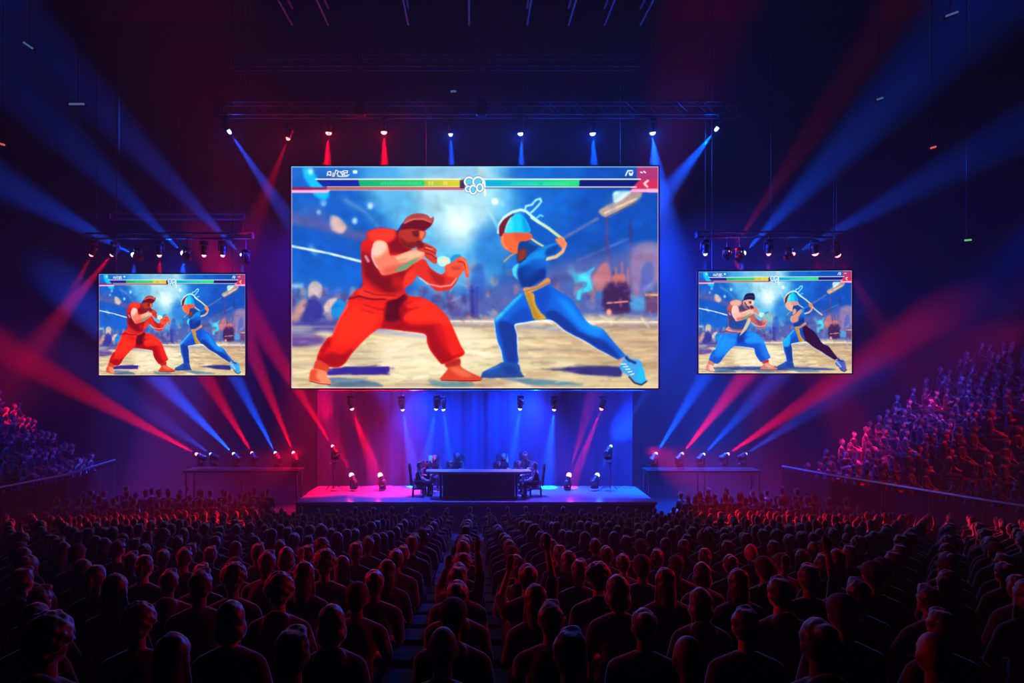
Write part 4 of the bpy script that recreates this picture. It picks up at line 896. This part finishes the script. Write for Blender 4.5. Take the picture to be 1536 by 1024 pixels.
def hair_mesh(style, kind, name):
    h = pose(kind, 0)[0]['head']; m = MB()
    m.ell(h+V((0, -.012, .026)), (.088, .103, .102), 18, 12); m.ell(h+V((0, -.06, -.03)), (.066, .045, .07), 14, 9)
    if style == 'short': m.ell(h+V((.01, .04, .10)), (.06, .055, .03), 12, 7)
    if style == 'long': m.cap(h+V((0, -.05, -.02)), h+V((0, -.075, -.2)), .082, .07, 14); [m.cap(h+V((s*.06, -.02, -.02)), h+V((s*.072, -.01, -.17)), .035, .03) for s in (-1, 1)]
    if style == 'bob': m.ell(h+V((0, -.035, -.06)), (.095, .085, .085)); [m.ell(h+V((s*.07, .0, -.055)), (.03, .05, .06)) for s in (-1, 1)]
    if style == 'bun': m.ell(h+V((0, -.09, .085)), (.05, .05, .045))
    if style == 'ponytail': m.ell(h+V((0, -.115, .03)), (.03, .03, .03)); m.cap(h+V((0, -.125, .02)), h+V((0, -.13, -.14)), .034, .016)
    if style == 'curly':
        for i in range(46):
            t, p = i*2.4, math.acos(1-1.25*(i+.5)/46); m.ell(h+V((.098*math.sin(p)*math.cos(t), -.012+.11*math.sin(p)*math.sin(t), .03+.115*math.cos(p))), (.03, .03, .03), 8, 5)
    if style == 'cap':
        m.ell(h+V((0, -.006, .045)), (.094, .108, .085), 18, 12); m.ell(h+V((0, .12, .035)), (.07, .085, .012), 14, 6)
    me = remeshed(m, .012, name, 2)
    wob = {'short': .011, 'curly': .006, 'cap': 0}.get(style, .009)
    for v in me.vertices:                                    # uneven locks
        q = (v.co-h).normalized(); q2 = v.co+V((len(style)*3.1, 0, 0))
        v.co += q*wob*(noise.noise(q2*14)+.7*noise.noise(q2*34))
    bm = bmesh.new(); bm.from_mesh(me)                       # leave the face and neck clear
    def face(v):
        p = v.co-h
        if style == 'cap': return p.z < .0 and p.y > -.03
        front = p.y > .045-.25*max(0, p.z-.05) and p.z < .068
        below = p.z < (-.045 if p.y > -.04 else -.075) and style not in ('long', 'bob', 'ponytail')
        ear = abs(p.x) > .05 and -.03 < p.y < .05 and p.z < .01 and style in ('short', 'bun', 'ponytail', 'curly')
        return front or below or ear or (p.y > .03 and p.z < .03)
    bmesh.ops.delete(bm, geom=[v for v in bm.verts if face(v)], context='VERTS'); bm.to_mesh(me); bm.free()
    me.materials.append(M['cap'] if style == 'cap' else M['hair']); return me
KINDS = [('lap', 0), ('lean', 0), ('fold', 0), ('lap', 1), ('phone', 1), ('cheer', 0), ('desk', 0), ('desk', 1)]
BODY = {k: body_mesh(*k, .0115, 'body') for k in KINDS}
SHIRT = {(k, hd): shirt_mesh(*k, .016, 'shirt', hd) for k in KINDS for hd in (False, True)}
STYLES = {0: ['short', 'short', 'short', 'cap', 'curly', 'bun', 'short'], 1: ['long', 'bob', 'ponytail', 'bun', 'long']}
HAIR = {}
def hair_of(style, kind):
    key = (style, {'lap': 'a', 'phone': 'b'}.get(kind, kind))
    if key not in HAIR: HAIR[key] = hair_mesh(style, kind, 'hair')
    return HAIR[key]
PHONE = None
def make_person(k, style, hood, loc, rz, scale, label, cat='person', group=None):
    o = tag(obj('person', BODY[k], None, loc, (0, 0, rz)), label, cat, group); o.scale = (scale,)*3
    obj('shirt' if not hood else 'hooded_top', SHIRT[k, hood], o)
    if style != 'bald': obj('cap' if style == 'cap' else 'hair', hair_of(style, k[0]), o)
    return o
ORD = 'zeroth first second third fourth fifth sixth seventh eighth ninth tenth eleventh twelfth thirteenth fourteenth fifteenth sixteenth seventeenth eighteenth nineteenth twentieth'.split()
def ordinal(n): return ORD[n] if n <= 20 else ('twenty-'+ORD[n-20] if n < 30 else ('thirtieth' if n == 30 else 'thirty-'+ORD[n-30]))
def look(style, k, hood):
    a = {'short': 'short-haired', 'cap': 'capped', 'curly': 'curly-haired', 'bun': 'bun-haired', 'long': 'long-haired', 'bob': 'bob-haired', 'ponytail': 'ponytailed', 'bald': 'bald'}[style]
    return a+(' hooded' if hood else '')+' spectator'
doing = {'lap': '', 'lean': ' leaning forward', 'fold': '', 'phone': ' holding a hand up', 'cheer': ' with raised arms'}
def rail_x(line, y):
    for a, b in zip(line, line[1:]):
        if b[1] <= y <= a[1]: return a[0]+(b[0]-a[0])*(a[1]-y)/(a[1]-b[1])
    return line[0][0] if y > line[0][1] else line[-1][0]
def inside(x, y): return rail_x(LLINE, y)+.5 < x < rail_x(RLINE, y)-.5 and abs(x) < 14.7
rest = []            # (x, y, z, rz, scale) of the many far spectators
made = 0
for i in range(0, NROW+1):
    y = ROW0+i*PITCH; z = fz(y)
    if i == 0: y0_ = y
    row = []
    for kk in range(-30, 31):
        x = (-.15+.63*kk) if kk >= 0 else (-.92+.63*(kk+1))
        px = AX+x/y*FPX
        if px < -14 or px > 1550 or not inside(x, y): continue
        row.append((kk, x))
    for kk, x in row:
        xx = x+rnd.uniform(-.02, .02); rz = rnd.uniform(-.12, .12)-x*.012; sc = rnd.uniform(.95, 1.05)
        fem = rnd.random() < .35; kind = rnd.choices(['lap', 'lean', 'fold', 'phone', 'cheer'], [5, 2, 2, .5, .22])[0]
        if fem and kind not in ('lap', 'phone'): kind = 'lap'
        if not fem and kind == 'phone': kind = 'lean'
        k_ = (kind, 1 if fem else 0)
        style = rnd.choice(STYLES[k_[1]]); hood = rnd.random() < .3 and style not in ('long',)
        if not fem and rnd.random() < .06: style = 'bald'
        yj = y+rnd.uniform(-.04, .04)
        if made < 300:
            side = 'right' if kk >= 0 else 'left'; n_ = kk+1 if kk >= 0 else -kk
            lab = f"{look(style, k_, hood)}, {ordinal(i+1)} row up from the bottom, {ordinal(n_)} {side} of the central gap"
            make_person(k_, style, hood, (xx, yj, z), rz, sc, lab, group=None)
            made += 1
        else: rest.append((xx, yj, z, rz, sc))
y_end = ROW0+NROW*PITCH
for r in range(4):                                           # standing room on the flat floor either side of the stage
    y = y_end+.55+r*.72
    for kk in range(-32, 33):
        x = kk*.56+rnd.uniform(-.12, .12); yy = y+rnd.uniform(-.12, .12)
        if inside(x, yy) and abs(x) > 7.5: rest.append((x, yy, 0, rnd.uniform(-.3, .3)+x*.03, rnd.uniform(1.02, 1.22)))
for line, nrm, slope, nrows, gaps in ((RLINE, RN, RS, 13, ((.36, .44), (.86, .88))), (LLINE, LN, LS, 11, ((.42, .47),))):
    nv = V(nrm).normalized(); n = int(14/.5)
    for r in range(nrows):
        for jx in range(n):
            u = (jx+.5)/n+rnd.uniform(-.008, .008)
            if any(a < u < b for a, b in gaps) or rnd.random() < .03: continue
            p = lerp_line(line, min(max(u, 0), 1))+nv*(.55+(r+.62)*.85); zz = .9+slope*r*.85
            rz = math.atan2(-nv.y, -nv.x)-PI/2
            sp = (p.x/p.y*FPX)+AX
            if sp < -60 or sp > 1600: continue
            rest.append((p.x, p.y, zz-.02, rz*.55+rnd.uniform(-.35, .35), rnd.uniform(.95, 1.2)))
def crowd():
    protos = []
    for kd, fem, st in (('lap', 0, 'short'), ('lean', 0, 'short'), ('cheer', 0, 'short'), ('lap', 1, 'long'), ('phone', 1, 'bob'), ('fold', 0, 'short')):
        j, A = pose(kd, 0); m = MB(); h = j['head']
        m.ell(j['hip'], (.16, .13, .12), 8, 5); m.ell(j['chest']-V((0, 0, .06)), (.165, .12, .25), 8, 6); m.cap((-.16, j['sh'].y, .97), (.16, j['sh'].y, .97), .075, n=8)
        m.cap(j['neck']-V((0, 0, .02)), h-V((0, .02, .06)), .056, n=7); m.ell(h, (.08, .10, .12), 10, 8); m.ell(h+V((0, -.02, .03)), (.088, .1, .105), 10, 7)
        if st != 'short': m.cap(h+V((0, -.06, 0)), h+V((0, -.06, -.16)), .08, .07, n=8)
        for s in (-1, 1):
            S, E, W, fw, up = A[s]; m.cap(S, E, .052, .042, 6); m.cap(E, W, .04, .03, 6); m.ell(W+V(fw).normalized()*.06, (.035, .035, .05), 6, 5)
            m.cap((s*.09, .02, .5), (s*.1, .42, .5), .085, .062, 6); m.cap((s*.1, .43, .48), (s*.1, .4, .05), .06, .045, 6)
        me = remeshed(m, .042, 'p', 1); nv_ = len(me.vertices); co_ = np.zeros(nv_*3, np.float32); me.vertices.foreach_get('co', co_)
        me.calc_loop_triangles(); nt_ = len(me.loop_triangles); tr = np.zeros(nt_*3, np.int32); me.loop_triangles.foreach_get('vertices', tr)
        co_ = co_.reshape(-1, 3); tr = tr.reshape(-1, 3); c = co_[tr].mean(1)
        face = (c[:, 2] > h.z-.10) & (c[:, 1] > h.y-.02) & (c[:, 2] < h.z+.07); neck = (c[:, 2] > 1.02) & (c[:, 2] < h.z-.05) & (np.abs(c[:, 0]) < .09)
        arms = np.zeros(len(c), bool)
        for s in (-1, 1):
            S, E, W, fw, up = A[s]; E_, W_ = np.array(E), np.array(W); d = W_-E_; t = np.clip(((c-E_)@d)/(d@d), .1, 1.6); arms |= np.linalg.norm(c-E_-t[:, None]*d, axis=1) < .07
        protos.append((co_, tr, (face | neck | arms).astype(np.int32), ((c[:, 2] > h.z-.12) & ~face).astype(np.int32))); bpy.data.meshes.remove(me)
    vs, ts, mi, tints, off = [], [], [], [], 0
    for x, y, z, rz, sc in rest:
        co_, tr, mk, hr = protos[rnd.choices(range(6), [5, 2, .7, 3, .8, 2])[0]]
        ca, sa = math.cos(rz), math.sin(rz); R = np.array([[ca, -sa, 0], [sa, ca, 0], [0, 0, 1]])
        vs.append(((co_*sc)@R.T+np.array([x, y, z])).astype(np.float32)); ts.append(tr+off); mi.append(mk)
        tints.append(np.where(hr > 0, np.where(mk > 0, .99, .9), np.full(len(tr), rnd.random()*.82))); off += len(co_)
    vs, ts, mi, tints = np.concatenate(vs), np.concatenate(ts).astype(np.int32), np.concatenate(mi), np.concatenate(tints)
    me = bpy.data.meshes.new('crowd'); me.vertices.add(len(vs)); me.vertices.foreach_set('co', vs.ravel())
    me.loops.add(ts.size); me.loops.foreach_set('vertex_index', ts.ravel()); me.polygons.add(len(ts)); me.polygons.foreach_set('loop_start', np.arange(0, ts.size, 3, dtype=np.int32))
    me.update(calc_edges=True)
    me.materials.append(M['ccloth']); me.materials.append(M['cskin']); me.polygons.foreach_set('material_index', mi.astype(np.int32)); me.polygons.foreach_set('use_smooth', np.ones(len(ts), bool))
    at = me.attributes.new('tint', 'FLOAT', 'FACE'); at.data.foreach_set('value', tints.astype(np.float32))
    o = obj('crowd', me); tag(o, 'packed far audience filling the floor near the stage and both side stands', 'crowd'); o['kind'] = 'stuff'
    print('CROWD', len(rest), len(ts), 'PEOPLE', made)
crowd()

# ---------------------------------------------------------------- desk, chairs and players on the stage
dk = thing('commentary_desk', 'long dark desk with a pale top edge in the middle of the stage', 'desk', (.15, 26.35, SZ))
m = MB(); n = 24; top = []
for i in range(n+1):
    x = -2.02+4.04*i/n; e = 1-abs(x/2.02)**6; top.append((x, -.18-.16*e))
prof = top+[(2.02, .42), (-2.02, .42)]
m.add([(x, y, .97) for x, y in prof]+[(x, y, 1.05) for x, y in prof], [tuple(range(len(prof)-1, -1, -1)), tuple(range(len(prof), 2*len(prof)))]+[(i, (i+1) % len(prof), len(prof)+(i+1) % len(prof), len(prof)+i) for i in range(len(prof))])
part('desk_top', m, M['top'], dk)
m = MB(); q = [(-1.38+2.76*i/20, -.12-.1*(1-abs(-1+2*i/20)**4)) for i in range(21)]+[(1.38, 0), (-1.38, 0)]
m.add([(x, y, 0) for x, y in q]+[(x, y, .97) for x, y in q], [tuple(range(len(q)-1, -1, -1)), tuple(range(len(q), 2*len(q)))]+[(i, (i+1) % len(q), len(q)+(i+1) % len(q), len(q)+i) for i in range(len(q))])
part('front_panel', m, M['desk'], dk)
for s in (-1, 1): part('side_panel', MB().box((s*1.46, .15, .485), (.08, .5, .97), bev=.015), M['desk'], dk)
part('plinth', MB().box((0, .1, .03), (2.8, .5, .06), bev=.01), M['desk'], dk)
def chair():
    t = thing('armchair', 'x', 'chair')
    part('seat', MB().box((0, .03, .335), (.54, .48, .1), bev=.04), M['chair'], t); part('backrest', MB().box((0, -.29, .84), (.46, .07, .86), Euler((.1, 0, 0)).to_matrix(), bev=.05), M['chair'], t)
    for s in (-1, 1):
        part('armrest', MB().box((s*.345, .02, .62), (.06, .42, .05), bev=.02).box((s*.33, .18, .45), (.04, .04, .3)).box((s*.33, -.15, .45), (.04, .04, .3)), M['chair'], t)
        for y in (-.2, .22): part('leg', MB().tube((s*.21, y, 0), (s*.2, y*.95, .29), .022, n=7), M['chair'], t)
    return t
ch0 = chair(); ch_used = False
seats = [(-2.22, 26.75, -PI/2, 1.0, ('lap', 0), 'short', 'on the armchair at the left end of the desk'), (2.4, 26.75, PI/2, 1.0, ('lap', 0), 'short', 'on the armchair at the right end of the desk'),
         (-1.93, 27.5, PI+.2, .98, ('desk', 0), 'short', 'behind the desk, front one of the pair nearest its left end'), (-1.67, 28.45, PI+.1, 1.0, ('desk', 1), 'bob', 'behind the desk, rear one of the pair nearest its left end'),
         (-.94, 27.5, PI, .96, ('desk', 0), 'curly', 'behind the desk, front one of the pair left of its middle'), (-.69, 28.45, PI-.1, 1.06, ('desk', 1), 'long', 'behind the desk, rear one of the pair left of its middle'),
         (.97, 27.5, PI, .95, ('desk', 1), 'bob', 'behind the desk, front one of the pair right of its middle'), (1.19, 28.45, PI+.1, 1.05, ('desk', 1), 'long', 'behind the desk, rear one of the pair right of its middle'),
         (1.78, 27.5, PI-.1, .97, ('desk', 0), 'short', 'behind the desk, front one of the pair nearest its right end'), (2.11, 28.45, PI-.1, 1.1, ('desk', 0), 'short', 'behind the desk, rear one of the pair nearest its right end')]
for n_, (x, y, rz, sc, kd, stl, where) in enumerate(seats):
    sc *= 1.06 if y > 28 else 1
    c_ = ch0 if n_ == 0 else copy_tree(ch0)
    c_.location = (x, y, SZ+.004); c_.scale = (sc,)*3; c_.rotation_euler = (0, 0, rz); c_['group'] = 'chairs around the desk'
    c_['label'] = 'dark armchair '+where.replace('on the armchair ', '').replace('behind the desk, ', 'behind desk, under ').replace('its ', '')
    make_person(kd, stl, False, (x, y, SZ+.004), rz, sc, 'dark-clothed seated person '+where, group='people at the desk')
